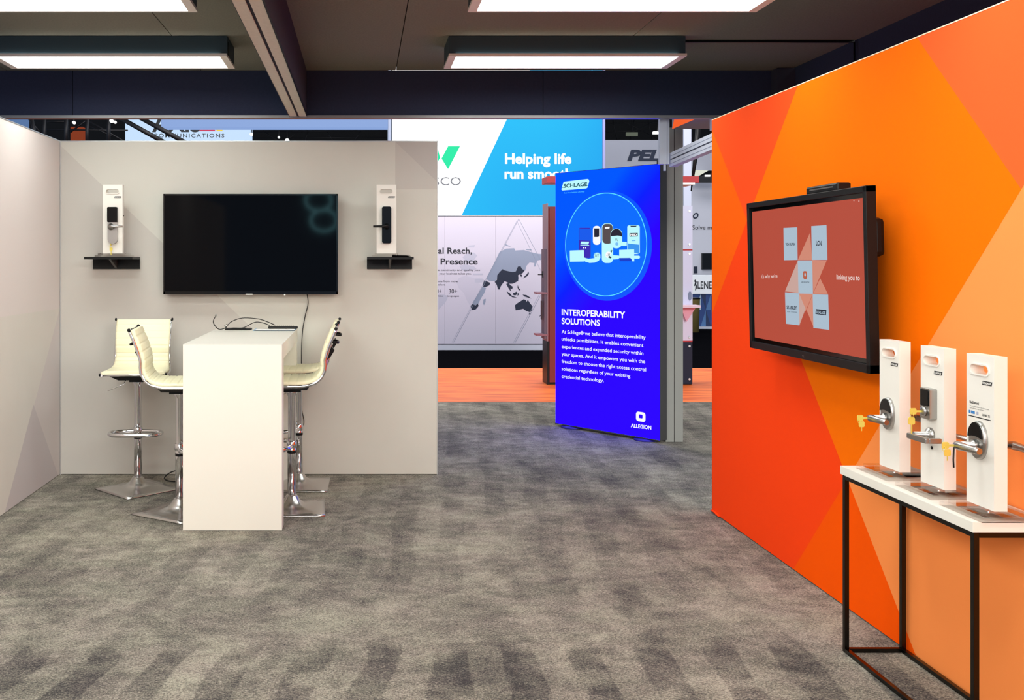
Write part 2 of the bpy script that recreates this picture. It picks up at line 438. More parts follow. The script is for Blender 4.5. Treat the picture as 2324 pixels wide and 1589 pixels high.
MB().box(-.0615, -.008, 1.2, 7.085, 0, .006, 0).build('underside_strip', M['beam'], BE)
MB().box(.008, .0615, 1.2, 7.085, 0, .006, 0).build('underside_strip', M['beam'], BE)
for a, c in ((-.064, -.0618), (.0618, .064)): MB().box(a, c, 1.2, 7.085, -.001, .02).build('edge_strip', M['black'], BE)
b = MB(); b.box(2.04, 3.11, 6.12, 6.135, 2.945, 2.958); b.tube([(3.112, 6.13, 2.95), (3.112, 6.13, 2.3)], .005, 6)
tag(b.build('cable_trunking', M['black']), 'thin dark cable trunking running from the lamp across the ceiling', 'trunking')

# lamps: LED boxes fixed to the ceiling, two columns, repeated towards and behind the camera
def lamp():
    r = thing('ceiling_lamp', '', 'lamp', (0, 0, 0), group='rectangular ceiling lamps')
    MB().box(-.7325, .7325, .03, .365, .014, .13).build('housing', M['lampbox'], r)
    MB().box(-.7325, .7325, 0, .395, 0, .012).bm.free()
    w, d = .7325, .395
    b = MB(); b.box(-w, w, 0, .022, 0, .016); b.box(-w, w, d - .022, d, 0, .016); b.box(-w, -w + .045, .022, d - .022, 0, .016); b.box(w - .045, w, .022, d - .022, 0, .016)
    b.build('frame', M['lampframe'], r)
    MB().box(-w + .045, w - .045, .022, d - .022, .004, .013).build('diffuser', M['diff'], r)
    b = MB(); b.box(w - .03, w - .012, .1, .102, .02, .10); b.box(w + .0, w + .004, .06, .075, .016, .10); b.build('clip', M['black'], r)
    return r
def copy_tree(o, parent=None):
    c = o.copy(); COL.objects.link(c); c.parent = parent
    for ch in list(o.children): copy_tree(ch, c)
    return c
lp = lamp(); first = True
rows = [(5.969, 'the one over the passage near the fascia', 'the one over the bar table near the fascia'),
        (4.53, 'cropped by the top edge of the photo, right one', 'cropped by the top edge of the photo, left one'),
        (3.09, 'third row back, right column', 'third row back, left column'),
        (1.65, 'fourth row back, right column', 'fourth row back, left column')]
for y, lr, ll_ in rows:
    for x, lb in ((1.268, lr), (-1.568, ll_)):
        o = lp if first else copy_tree(lp); first = False
        o.location = (x, y, 2.827); o['label'] = 'long white LED ceiling lamp, ' + lb

# structure joining orange wall and fascia
b = MB()
hb = thing('header_frame', 'pale aluminium header frame between orange wall end and fascia', 'frame', (2.185, 6.05, 2.262), math.atan2(-.09, 1.1))
MB().box(0, .05, 0, 1.15, 0, .102).build('rail', M['alu_light'], hb)
MB().box(-.002, 0, 0, 1.10, .047, .054).build('groove', M['navy'], hb)
for za, zb_ in ((.020, .023), (.076, .079)): MB().box(-.0015, 0, 0, 1.10, za, zb_).build('groove', M['slate'], hb)
MB().box(-.075, -.006, 1.115, 1.165, .02, .36).build('post', M['alu_light'], hb)
MB().box(-.024, -.021, 1.113, 1.115, .02, .35).build('groove', M['slate'], hb)
MB().box(-.046, -.03, 1.12, 1.135, -.03, .02).build('pin', M['alu_light'], hb)
p0 = at(1615, 268, 7.17); p1 = at(1624, 295, 7.17)
o = MB().box(p0.x, p1.x, 7.162, 7.21, p1.z, 2.63).build('hanging_bracket', M['alu_light']); tag(o, 'small white bracket hanging beside the top corner of the orange wall', 'bracket')

# ---------------------------------------------------------------- back wall television
t = thing('television', 'large dark wall television switched off above the bar table', 'television', (-.806, 7.0, 1.687))
HW, HH = .6305, .363
MB().box(-HW, HW, .004, .05, -HH, HH, bev=.004).build('casing', M['blackgloss'], t)
MB().box(-HW + .012, HW - .012, .001, .004, -HH + .022, HH - .012).build('screen', M['screen_off'], t)
b = MB(); b.box(-HW, HW, 0, .004, HH - .011, HH); b.box(-HW, HW, 0, .004, -HH, -HH + .02); b.box(-HW, -HW + .011, 0, .004, -HH, HH); b.box(HW - .011, HW, 0, .004, -HH, HH)
b.build('bezel', M['blackgloss'], t)
MB().box(-.2, .2, .05, .099, -.2, .2).build('wall_mount', M['black'], t)
MB().box(-.035, .015, -.003, .004, -HH - .003, -HH + .004).build('maker_badge', M['logo_w'], t)
MB().lathe([(.006, 0), (.006, .01)], 10, axis='z', base=(.246, .002, -HH - .008)).build('receiver', M['logo_w'], t)
def cable(name, pts, r, label, m=None, sub=6):
    P = [Vector(p) for p in pts]; out = []
    for i in range(len(P) - 1):
        p0, p1, p2, p3 = P[max(i-1, 0)], P[i], P[i+1], P[min(i+2, len(P)-1)]
        for k in range(sub):
            u = k / sub
            out.append(.5 * ((2*p1) + (p2-p0)*u + (2*p0-5*p1+4*p2-p3)*u*u + (3*p1-p0-3*p2+p3)*u**3))
    out.append(P[-1])
    return tag(MB().tube(out, r, 6).build(name, m or M['rubber']), label, 'cable')
cable('power_cable', [at(697, 668, 7.06), at(699, 690, 7.085), at(692, 720, 7.085), at(686, 760, 7.085), at(684, 835, 7.085), at(684, 920, 7.085), at(690, 960, 7.085), at(678, 985, 7.085), at(677, 1060, 7.085), at(676, 1074, 7.085)], .0035,
      'thin dark cable running down the wall from the television')
cable('floor_cable', [at(470, 1092, 6.86), at(412, 1093, 6.86), at(385, 1092, 6.84), at(373, 1085, 6.93), at(388, 1072, 6.97), at(412, 1067, 6.99), at(450, 1066, 7.0)], .0045,
      'dark cable looping on the carpet left of the bar table')

# ---------------------------------------------------------------- lock parts shared by the display stands
def logo_plate(r, cx, cz, w, h, y, parent=None):
    sh = h * .28
    MB().prism([(cx - w/2, cz - h/2), (cx + w/2 - sh, cz - h/2), (cx + w/2, cz + h/2), (cx - w/2 + sh, cz + h/2)], y - .0012, y).build('logo_plate', M['logo_k'], r)
    o = text(r, 'SCHLAGE', cx - w*.42, cx + w*.42, cz - h*.25, h*.52, M['logo_w'], off=-(y - .002), bold=.03, shear=.2)
def board(r, base, zb, label_sheet=False):
    """white display board with a pill-shaped grip hole, on its acrylic base (local: front at y=0)."""
    w, th, h = .07, .042, .49
    inner = rrect(-.048, .044, zb + h - .062, zb + h - .033, .0144, 6)
    n = len(inner); c = (-.002, zb + h - .0475)
    # outer loop with the same count, projected from the hole centre onto the rectangle of the upper part
    z_lo = zb + h - .08
    outer = []
    for p in inner:
        dx, dz = p[0] - c[0], p[1] - c[1]
        k = min(((w if dx > 0 else -w) - c[0]) / dx if abs(dx) > 1e-6 else 1e9, ((zb + h if dz > 0 else z_lo) - c[1]) / dz if abs(dz) > 1e-6 else 1e9)
        outer.append([c[0] + dx * k, c[1] + dz * k])
    for cr in ((-w, zb + h), (w, zb + h), (w, z_lo), (-w, z_lo)):
        j = min(range(n), key=lambda i: (outer[i][0] - cr[0])**2 + (outer[i][1] - cr[1])**2); outer[j] = list(cr)
    b = ring_prism(outer, inner, 0, th)
    b.box(-w, w, 0, th, zb, z_lo)
    b.build('board', M['white_s'], r)
    i2 = rrect(-.048, .044, zb + h - .062, zb + h - .033, .0144, 6); o2 = rrect(-.053, .049, zb + h - .067, zb + h - .028, .019, 6)
    ring_prism(o2, i2, -.0035, .0005).build('grip_rim', M['white_s'], r)
    logo_plate(r, .036, zb + h - .088, .05, .0125, 0)
def screws(r, zb, pts):
    for x, y in pts:
        MB().lathe([(.004, 0), (.004, .004), (.002, .006)], 8, base=(x, y, zb)).build('screw', M['chrome'], r)
def plate(b, c, w, h, th, axis='x'):       # flat bow of a key: chamfered octagon, thin along the axis
    k = .32; P = [(w*(1-k), -h), (w, -h*(1-k)), (w, h*(1-k)), (w*(1-k), h), (-w*(1-k), h), (-w, h*(1-k)), (-w, -h*(1-k)), (-w*(1-k), -h)]
    V = []
    for t_ in (-th/2, th/2):
        for u, v in P: V.append((c[0] + t_, c[1] + u, c[2] + v) if axis == 'x' else (c[0] + u, c[1] + t_, c[2] + v))
    b._new(V, [tuple(range(8)), tuple(range(15, 7, -1))] + [(q, q+8, (q+1) % 8 + 8, (q+1) % 8) for q in range(8)])
def key(b, p, d=(-1, 0, 0), drop=True):
    """a key in its lock and one dangling from it, as brass shapes"""
    x, y, z = p
    b.box(x - .001, x + .001, y - .022, y, z - .0035, z + .0035)
    plate(b, (x, y - .031, z), .0115, .011, .0022, 'x')
    b.tube([(x + .009*math.cos(a), y - .035, z - .012 + .009*math.sin(a)) for a in [i*math.pi/4 for i in range(8)]], .0009, 5, closed=True)
    if drop:
        plate(b, (x + .004, y - .034, z - .030), .011, .0115, .0022, 'y')
        b.box(x + .001, x + .007, y - .035, y - .033, z - .072, z - .040)

def oval_lever(r, z, sidesign=1, keyed=True, back=False):
    sgn_ = 1 if not back else -1; yb = 0 if not back else .042
    def Y(v): return yb - v * sgn_
    ov = [(.041 * math.cos(a), z + .0625 * math.sin(a)) for a in [2*math.pi*i/28 for i in range(28)]]
    ov2 = [(x * .90, z + (q - z) * .93) for x, q in ov]
    b = MB(); n = 28
    R0 = [b.bm.verts.new((x, Y(0), q)) for x, q in ov]; R1 = [b.bm.verts.new((x, Y(.008), q)) for x, q in ov]; R2 = [b.bm.verts.new((x, Y(.014), q)) for x, q in ov2]
    for A, B in ((R0, R1), (R1, R2)):
        for k in range(n): f = b.bm.faces.new((A[k], A[(k+1) % n], B[(k+1) % n], B[k])); f.smooth = True
    b.bm.faces.new(R2)
    pl = b.build('escutcheon', M['satin'] if not back else M['black'], r)
    top = [p for p in ov2 if p[1] > z + .008]
    top.sort(key=lambda p: -math.atan2(p[1] - z, p[0]))
    lower = [(-.0355 + .071*i/6, z + .008 + .006 * math.sin(math.pi*i/6)) for i in range(7)]
    shp = top + list(reversed(lower))
    MB().prism([(x, q) for x, q in shp], Y(.0142), Y(.019)).build('reader_window', M['blackgloss'], r)
    b = MB()
    b.lathe([(.019, 0), (.017, -.012 * sgn_), (.0115, -.018 * sgn_), (.011, -.055 * sgn_)], 16, axis='y', base=(-.002, Y(.014), z - .016))
    zl = z - .018
    b.tube([(-.016, Y(.066), zl), (.0, Y(.069), zl), (.03, Y(.068), zl), (.07, Y(.064), zl), (.092, Y(.060), zl - .001)], [.0125, .0145, .0125, .0115, .0105], 12)
    b.build('lever', M['satin'], r)
    if keyed:
        b = MB(); key(b, (-.006, Y(.078), z - .018), drop=False)
        plate(b, (.003, Y(.108), z - .040), .011, .011, .0022, 'x'); b.box(.001, .004, Y(.109), Y(.107), z - .066, z - .050)
        b.build('key', M['brass'], r)

def base_plates(r, dx, dy, y_front, zt=.027, cx=0.0):
    MB().box(cx - dx/2, cx + dx/2, y_front, y_front + dy, 0, .012).build('base_plate', M['acrylic'], r)
    MB().box(cx - dx/2 + .018, cx + dx/2 - .018, y_front + .018, y_front + dy - .018, .0125, .0245).build('base_plate', M['acrylic'], r)

# wall shelves on the back partition
def shelf(x0, x1, label):
    r = thing('wall_shelf', label, 'shelf', ((x0 + x1) / 2, 7.099, 1.594), group='black wall shelves')
    w = (x1 - x0) / 2
    MB().box(-w, w, -.24, 0, -.018, 0).build('shelf_board', M['black'], r)
    MB().box(-w, w, -.015, -.001, -.088, -.018).build('backing', M['black'], r)
    b = MB(); b._new([(-.008, -.2, -.018), (.008, -.2, -.018), (.008, -.015, -.084), (-.008, -.015, -.084), (-.008, -.19, -.019), (.008, -.19, -.019), (.008, -.015, -.019), (-.008, -.015, -.019)],
                     [(0,1,2,3), (0,3,7,4), (1,5,6,2), (4,7,6,5), (0,4,5,1), (3,2,6,7)])
    b.build('brace', mat('grey_brace', (60, 60, 60), .5), r)
    return r
shelf(-1.968, -1.626, 'black wall shelf left of the dark television')
shelf(.035, .365, 'black wall shelf right of the dark television')

def stand_left():
    r = thing('lock_display', 'white lock display board with silver lever lock on the left wall shelf', 'display', (-1.778, 6.91, 1.594), group='white lock display boards')
    zb = .0245; base_plates(r, .24, .17, -.035)
    board(r, zb, zb); screws(r, .0245, [(-.09, 0), (.09, 0)])
    k = 1/318.
    x0, x1 = -.032, .038
    zt = zb + .49 - .160; zm = zt - .108; zl = zt - .262
    pts = arc((x0+x1)/2, zl + .035, .035, 180, 360, 10) + [(x1, zm), (x0, zm)]
    MB().prism(pts, -.022, -.0005).build('escutcheon', M['satin'], r)
    MB().prism(rrect(x0 - .002, x1, zm, zt, .008), -.026, -.0005).build('keypad', M['blackgloss'], r)
    b = MB(); b.lathe([(.022, 0), (.024, -.012), (.020, -.02), (.011, -.024), (.011, -.058)], 18, axis='y', base=(-.006, -.022, zm - .032))
    b.tube([(-.012, -.078, zm - .032), (.02, -.08, zm - .032), (.088, -.074, zm - .032)], [.011, .009, .007], 10)
    b.build('lever', M['satin'], r)
    b = MB(); key(b, (-.002, -.02, zl - .008)); b.build('key', M['brass'], r)
    MB().lathe([(.005, 0), (.005, .004)], 8, axis='x', base=(.07, .02, zt - .06)).build('side_button', M['black'], r)
    return r
stand_left()
def stand_right():
    r = thing('lock_display', 'white lock display board with all-black lever lock on the right wall shelf', 'display', (.173, 6.91, 1.594), group='white lock display boards')
    zb = .0245
    base_plates(r, .20, .17, -.035)
    board(r, zb, zb)
    zt = zb + .49 - .156
    MB().prism(rrect(-.032, .034, zt - .262, zt, .014), -.024, -.0005).build('escutcheon', M['blackgloss'], r)
    b = MB(); b.lathe([(.022, 0), (.022, -.014), (.011, -.02), (.011, -.05)], 18, axis='y', base=(.0, -.024, zt - .143))
    b.tube([(.01, -.072, zt - .143), (-.03, -.074, zt - .143), (-.095, -.068, zt - .143)], [.011, .009, .008], 10)
    b.build('lever', M['black'], r)
    return r
stand_right()
r = thing('card_reader', 'small black slanted card reader lying on the right wall shelf', 'card reader', (.285, 6.90, 1.594))
b = MB(); b._new([(-.075, -.05, 0), (.06, -.05, 0), (.07, .03, 0), (-.075, .03, 0), (-.07, -.045, .012), (.03, -.045, .010), (.05, .028, .016), (-.07, .028, .018)],
                 [(0,3,2,1), (4,5,6,7), (0,1,5,4), (1,2,6,5), (2,3,7,6), (3,0,4,7)]); b.build('body', M['blackgloss'], r)
MB().lathe([(.003, 0), (.003, .002)], 8, base=(-.04, -.02, .0125)).build('light', M['logo_w'], r)

# ---------------------------------------------------------------- bar table and what lies on it
t = thing('bar_table', 'tall white waterfall bar table in the middle of the stools', 'table', (-.752, 5.617, 0))
w, L_, h = .287, 1.33, 1.08
MB().box(-w, w, 0, .12, .002, h - .0025, bev=.001).build('end_panel', M['white'], t)
MB().box(-w, w, L_ - .12, L_, .002, h - .0025, bev=.001).build('end_panel', M['white'], t)
b = MB(); b.box(-w, w, .1202, L_ - .1202, h - .092, h - .0025); b.box(-w, w, 0, L_, h - .0024, h); b.build('tabletop', M['white'], t)
TT = 1.08
tb = thing('tablet', 'pale blue tablet folder lying on the far end of the bar table', 'tablet', (-.61, 6.80, TT))
MB().box(-.145, .145, -.08, .08, 0, .006, bev=.002).build('cover', mat('pale_blue_cover', (150, 195, 225), .5), tb)
MB().box(-.13, .140, -.07, .07, .0061, .010).build('page', M['white_s'], tb)
MB().box(-.14, .145, -.0805, -.078, .001, .0045).build('edge', M['black'], tb)
rc = thing('remote_control', 'black remote control lying on top of the pale blue tablet', 'remote control', (-.555, 6.80, TT + .010))
MB().box(-.103, .103, -.022, .022, 0, .017, bev=.006).build('body', M['rubber'], rc)
b = MB()
for i in range(12):
    for j in range(3): b.box(-.085 + i*.014, -.077 + i*.014, -.014 + j*.011, -.007 + j*.011, .017, .0195)
b.build('buttons', M['black'], rc)
db = thing('media_player', 'flat dark box left of the pale blue tablet on the bar table', 'electronic device', (-.865, 6.83, TT))
MB().box(-.095, .085, -.05, .05, 0, .011, bev=.003).build('body', M['black'], db)
MB().box(-.05, .05, -.03, .03, .0111, .0145).build('lid', M['blackgloss'], db)
c1 = cable('cable', [at(489, 718, 6.72), at(484, 730, 6.72), at(489, 741, 6.75), at(498, 747.5, 6.76), at(512, 744, 6.78), at(524, 731, 6.8), at(550, 722, 6.8), at(586, 724, 6.8), at(608, 731, 6.8), at(624, 738, 6.8)], .0032,
      'dark cable arching over the bar table with one end curled up')
c2 = cable('cable', [at(510, 745, 6.76), at(530, 744.5, 6.77), at(552, 744, 6.77), at(572, 734, 6.8), at(584, 731, 6.8), at(600, 734, 6.8), at(612, 739, 6.8)], .003,
      'shorter dark cable lying low in front of the flat box on the table')
pl = at(514, 739, 6.78); MB().tube([pl + Vector((-.012, -.006, -.008)), pl + Vector((.008, 0, .006))], .008, 8).build('plug', M['satin'], c1)
pl = at(489, 718, 6.72); MB().tube([pl, pl + Vector((.006, 0, .014))], .006, 8).build('plug', M['postgrey'], c1)

# ---------------------------------------------------------------- stools
RAIL = [(-.205, .806), (-.17, .800), (-.05, .798), (.06, .798), (.115, .804), (.158, .818), (.19, .845), (.211, .885), (.216, .92), (.214, .955), (.222, .99), (.238, 1.04), (.256, 1.085), (.272, 1.12), (.281, 1.145)]
def resample(P, n):
    V = [Vector((p[0], p[1])) for p in P]; out = []
    d = [0]
    for a, c in zip(V, V[1:]): d.append(d[-1] + (c - a).length)
    for i in range(n + 1):
        s = d[-1] * i / n; k = 0
        while k < len(d) - 2 and d[k+1] < s: k += 1
        u = (s - d[k]) / (d[k+1] - d[k]); out.append(V[k].lerp(V[k+1], u))
    return out
def stool():
    r = thing('bar_stool', '', 'stool', group='cream bar stools')
    # quilted pad: ribs across
    N = 15; sub = 9; C = resample(RAIL, N * sub); b = MB(); rows = []
    for i, p in enumerate(C):
        t_ = (C[min(i+1, len(C)-1)] - C[max(i-1, 0)]).normalized(); n = Vector((-t_.y, t_.x))
        u = i / (N * sub); ph = (i % sub) / sub
        bul = min(1, abs(math.sin(math.pi * ph)) * 2.6) ** .6 * .0042
        if i in (0, len(C) - 1): bul = -.008
        hw = .208 - .022 * min(1, max(0, (u - .35) / .3)) + .004 * math.sin(u * 9)
        inn, out_ = .026 + bul, .004
        row = []
        for sx, off in ((-1, inn - .007), (-.93, inn), (0, inn + .002), (.93, inn), (1, inn - .007), (1.0, out_ + .003), (.9, out_), (-.9, out_), (-1.0, out_ + .003)):
            q = p + n * off; row.append(b.bm.verts.new((sx * hw, q.x, q.y)))
        rows.append(row)
    for A, B in zip(rows, rows[1:]):
        for k in range(9):
            f = b.bm.faces.new((A[k], A[(k+1) % 9], B[(k+1) % 9], B[k])); f.smooth = True
    b.bm.faces.new(rows[0]); b.bm.faces.new(rows[-1])
    b.build('seat_pad', M['cream'], r)
    R2 = resample(RAIL, 40)
    for s in (-1, 1):
        b = MB(); b.tube([(s * (.206 - .018 * min(1, max(0, (i/40 - .4) / .2))), q.x, q.y) for i, q in enumerate(R2)], .0098, 8, sx=.8); b.build('side_rail', M['chrome'], r)
    for p in (RAIL[0], RAIL[-1]):
        for s in (-1, 1):
            xx = .206 if p is RAIL[0] else .188
            MB().lathe([(.008, 0), (.0105, .003), (.0105, .010), (.007, .013)] if s > 0 else [(.008, 0), (.0105, -.003), (.0105, -.010), (.007, -.013)], 12, axis='x', base=(s * (xx + .004), p[0], p[1] + .004)).build('end_knob', M['black'], r)
    for e_, w_ in ((RAIL[0], .19), (RAIL[-1], .18)): MB().tube([(-w_, e_[0], e_[1]), (w_, e_[0], e_[1])], .007, 8).build('cross_bar', M['chrome'], r)
    b = MB()
    b._new([(-.17, -.15, .795), (.17, -.15, .795), (.17, .12, .795), (-.17, .12, .795), (-.11, -.12, .762), (.11, -.12, .762), (.11, .10, .762), (-.11, .10, .762)],
           [(0,1,2,3), (4,7,6,5), (0,4,5,1), (1,5,6,2), (2,6,7,3), (3,7,4,0)])
    b.box(-.05, .05, -.055, .06, .742, .763)
    b.build('under_seat_plate', M['black'], r)
    b = MB(); b.tube([(-.07, .238, 1.06), (-.07, .285, 1.055), (-.05, .293, 1.052), (.05, .293, 1.052), (.07, .285, 1.055), (.07, .238, 1.06)], .008, 8)
    b.box(-.08, .08, .226, .246, 1.035, 1.07); b._new([(-.035, .222, .94), (.035, .222, .94), (.035, .252, 1.03), (-.035, .252, 1.03), (-.03, .245, .96), (.03, .245, .96), (.03, .27, 1.0), (-.03, .27, 1.0)],
        [(0,1,2,3), (4,7,6,5), (0,4,5,1), (1,5,6,2), (2,6,7,3), (3,7,4,0)])
    b.build('back_handle', M['black'], r)
    MB().lathe([(.038, .742), (.036, .735), (.0245, .71), (.0245, .42), (.0248, .40)], 20).build('gas_lift', M['chrome'], r)
    MB().lathe([(.0262, .398), (.0268, .37), (.0268, .065)], 20).build('lower_column', M['chrome'], r)
    MB().lathe([(.0272, .352), (.0285, .356), (.0285, .366), (.0272, .37)], 20).build('column_ring', M['black'], r)
    b = MB()
    b.lathe([(.028, .385), (.032, .39), (.032, .425), (.028, .43)], 18)
    pts = [(.03, 0), (.10, -.012), (.155, -.04), (.172, -.085), (.168, -.13), (.145, -.165), (.09, -.182), (0, -.186), (-.09, -.182), (-.145, -.165), (-.168, -.13), (-.172, -.085), (-.155, -.04), (-.10, -.012), (-.03, 0)]
    P = [Vector((x, y, .402)) for x, y in pts]; Q = []
    for i in range(len(P)):
        a, c = P[i], P[(i+1) % len(P)]
        Q += [a, a.lerp(c, .5)]
    b.tube(Q, .0140, 10, closed=True)
    b.build('footrest', M['chrome'], r)
    b = MB(); b.tube([(-.03, -.01, .765), (-.075, -.03, .752), (-.09, -.035, .725), (-.19, -.075, .688)], .0045, 8); b.build('lever', M['chrome'], r)
    # pagoda base
    b = MB(); rings = []; n = 48
    for fr, z in ((.0, .094), (.06, .082), (.14, .058), (.28, .036), (.5, .021), (.75, .013), (1.0, .009), (1.0, .002)):
        ring = []
        for k in range(n):
            a = 2*math.pi*k/n; c, s_ = math.cos(a), math.sin(a)
            sq = 1 / max(abs(c), abs(s_)); rad = .0275 + (.21 - .0275) * fr
            rr = rad * ((1 - fr) + fr * sq)
            ring.append(b.bm.verts.new((rr*c, rr*s_, z)))
        rings.append(ring)
    for A, B in zip(rings, rings[1:]):
        for k in range(n): f = b.bm.faces.new((A[k], A[(k+1) % n], B[(k+1) % n], B[k])); f.smooth = True
    b.bm.faces.new(rings[0]); b.bm.faces.new(rings[-1])
    b.build('base', mat('polished_base', (205, 202, 200), .26, 1.0), r)
    return r
st = stool()
spots = [(-1.535, 6.634, 4, 41, 'cream bar stool facing the camera against the grey back wall'),
         (-1.135, 6.03, 95, 58 - 95, 'cream bar stool in side view left of the white table, turned to the right'),
         (-.445, 6.12, -89, 91.5, 'front one of the two cream bar stools right of the white table'),
         (-.442, 6.757, -90, 89, 'rear one of the two cream bar stools right of the white table')]
for i, (x, y, a, ba, lb) in enumerate(spots):
    o = st if i == 0 else copy_tree(st)
    o.location = (x, y, 0); o.rotation_euler = (0, 0, math.radians(a)); o['label'] = lb
    for ch in o.children:
        if ch.name.split('.')[0] == 'base': ch.rotation_euler = (0, 0, math.radians(ba))

# ---------------------------------------------------------------- right-hand display console
XT0, XT1, YT0, YT1, ZT = 1.915, 2.172, 3.04, 3.885, .743
t = thing('console_table', 'narrow white-topped console on a thin steel frame by the orange wall', 'table', (XT0, YT0, 0))
dx, dy = XT1 - XT0, YT1 - YT0; q = .022
MB().box(0, dx, 0, dy, ZT - .033, ZT, bev=.001).build('tabletop', M['white'], t)
def bar(n, *a): MB().box(*a, bev=.001).build(n, M['gunmetal'] , t)
for x in (.008, dx - q):
    for y in (.008, dy - q): bar('leg', x, x + q - .004, y, y + q - .004, .001, ZT - .0335)
g = .0265
for x in (.008, dx - q): bar('side_rail', x, x + q - .004, g, dy - q - .0005, ZT - .052, ZT - .034)
for x in (.008, dx - q): bar('floor_rail', x, x + q - .004, g, dy - q - .0005, .001, .017)
for y in (.008, dy - q): bar('end_rail', g, dx - q - .0005, y, y + q - .004, ZT - .052, ZT - .034)
for y in (.008, dy - q): bar('floor_rail', g, dx - q - .0005, y, y + q - .004, .001, .017)

RZ = math.radians(-90)
def rstand(X, Yc, label, rz=RZ):
    return thing('lock_display', label, 'display', (X, Yc, ZT), rz, group='white lock display boards')
# first (furthest)
r = rstand(2.022, 3.718, 'white lock display on the console nearest the wall screen, oval lever and key', RZ)
base_plates(r, .225, .19, -.07, cx=-.0); board(r, .0245, .0245); oval_lever(r, .234); oval_lever(r, .234, back=True, keyed=False)
screws(r, .0245, [(.09, -.03), (.09, .09)])
# second
r = rstand(2.018, 3.432, 'middle white lock display on the console with deadbolt above a square lever', RZ)
base_plates(r, .225, .19, -.07); board(r, .0245, .0245); screws(r, .0245, [(.09, -.03), (.09, .09)])
zd = .315
MB().prism(rrect(-.030, .030, zd - .054, zd + .054, .006), -.026, -.0005).build('deadbolt', M['satin'], r)
MB().prism(rrect(-.024, .022, zd - .008, zd + .049, .004), -.0285, -.0262).build('keypad', M['blackgloss'], r)
MB().lathe([(.017, 0), (.017, -.008), (.010, -.011)], 16, axis='y', base=(-.001, -.026, zd - .028)).build('cylinder', M['satin'], r)
b = MB(); key(b, (-.001, -.036, zd - .028), drop=False)
plate(b, (-.002, -.072, zd - .062), .012, .013, .0022, 'x'); b.box(-.003, -.001, -.074, -.070, zd - .108, zd - .072)
b.build('key', M['brass'], r)
b = MB(); b.lathe([(.026, 0), (.026, -.006), (.020, -.012), (.011, -.018), (.011, -.062)], 18, axis='y', base=(-.008, -.0005, .203)); 
b.build('rose', M['satin'], r)
b = MB(); b.box(-.026, .092, -.078, -.062, .188, .208, bev=.004); b.box(.078, .092, -.064, -.020, .188, .207, bev=.003); b.build('lever', M['satin'], r)
MB().lathe([(.006, 0), (.006, -.002)], 12, axis='y', base=(.0, -.0005, .158)).build('lock_hole', M['black'], r)
MB().box(-.03, .03, .0425, .062, .24, .36, bev=.004).build('inside_plate', M['black'], r)
b = MB(); b.tube([(0, .042, .2), (0, .085, .2), (.08, .09, .2)], .009, 8); b.build('inside_lever', M['satin'], r)
# third (nearest)
r = rstand(2.0035, 3.143, 'nearest white lock display on the console, with printed notice above its oval lever', RZ)
base_plates(r, .225, .19, -.065); board(r, .0245, .0245); oval_lever(r, .238); oval_lever(r, .238, back=True, keyed=False)
screws(r, .0245, [(.09, -.03), (.09, .09)])
text(r, 'BlueDiamond', -.053, -.006, .352, .0085, M['logo_k'], off=.0008, bold=.02)
text(r, 'The powerfully engineered lever that combines', -.053, .045, .342, .004, M['ink'], off=.0008)
text(r, 'security with design, ready in all finishes', -.053, .02, .335, .004, M['ink'], off=.0008)
blue = mat('notice_blue', (40, 120, 190), .5)
for i, x in enumerate((-.058, -.046, -.036)): MB().prism(rrect(x, x + .009, .318, .328, .002, 2), -.0006, -.0001).build('printed_logo', blue, r)
MB().prism(rrect(-.018, -.008, .318, .328, .002, 2), -.0006, -.0001).build('printed_logo', M['slate2'], r)
text(r, 'LENEL S2', .012, .050, .319, .007, M['logo_k'], off=.0008, bold=.02)
MB().prism(rrect(-.060, .054, .3085, .3115, .001, 2), -.0006, -.0001).build('printed_line', M['logo_k'], r)
k = MB(); k.tube([(.0, -.085, .215), (.002, -.088, .175), (.004, -.088, .15)], .0028, 6); k.build('key_ring', M['black'], r)

# ---------------------------------------------------------------- wall screen on the orange wall
YC = (3.853 + 5.046) / 2; HWs = (5.046 - 3.853) / 2; HS = .375
t = thing('wall_screen', 'black framed wall screen with five pale squares on the orange wall', 'television', (2.009, YC, 1.488), RZ, rx=math.radians(1.3))
b = MB(); fw = .026
b.box(-HWs, HWs, 0, .042, HS - fw, HS, bev=.002); b.box(-HWs, HWs, 0, .042, -HS, -HS + .036, bev=.002); b.box(-HWs, -HWs + fw, 0, .042, -HS, HS, bev=.002); b.box(HWs - fw, HWs, 0, .042, -HS, HS, bev=.002)
b.build('bezel', M['black'], t)
MB().box(-HWs + fw - .001, HWs - fw + .001, .012, .041, -HS + .035, HS - fw + .001).build('inner_border', M['blackgloss'], t)
S_bg = mat('screen_rust', (186, 76, 56), .3, emit=.92)
MB().box(-HWs + .043, HWs - .043, .0105, .0118, -HS + .056, HS - .046).build('screen', S_bg, t)
MB().box(-.28, .22, .042, .10, -.2, .26).build('back_housing', M['black'], t)
MB().box(.22, .50, .075, .13, .09, .25, bev=.02).build('mount_arm', M['black'], t)
MB().box(-.15, .15, .10, .165, -.14, .14).build('mount_plate', M['black'], t)
text(t, 'TTL', .006, .026, -HS + .010, .009, M['satin'], off=.001)
def sp(pts): return [onp(t, 1660 + x / 3.1775, 380 + y / 3.1775) for x, y in pts]
pale = mat('screen_pale_blue', (172, 192, 208), .3, emit=.95); tri = mat('screen_peach', (214, 140, 118), .3, emit=.92); tri2 = mat('screen_peach_pale', (206, 168, 158), .3, emit=.92)
dk = mat('screen_ink', (30, 38, 52), .3, emit=1); wt = mat('screen_white_text', (238, 215, 208), .3, emit=.95); ora = mat('screen_orange_mark', (190, 96, 70), .3, emit=.9)
yo = -.009
def spoly(n, pts, m, off=0): return poly(t, n, sp(pts), m, off=yo + off)
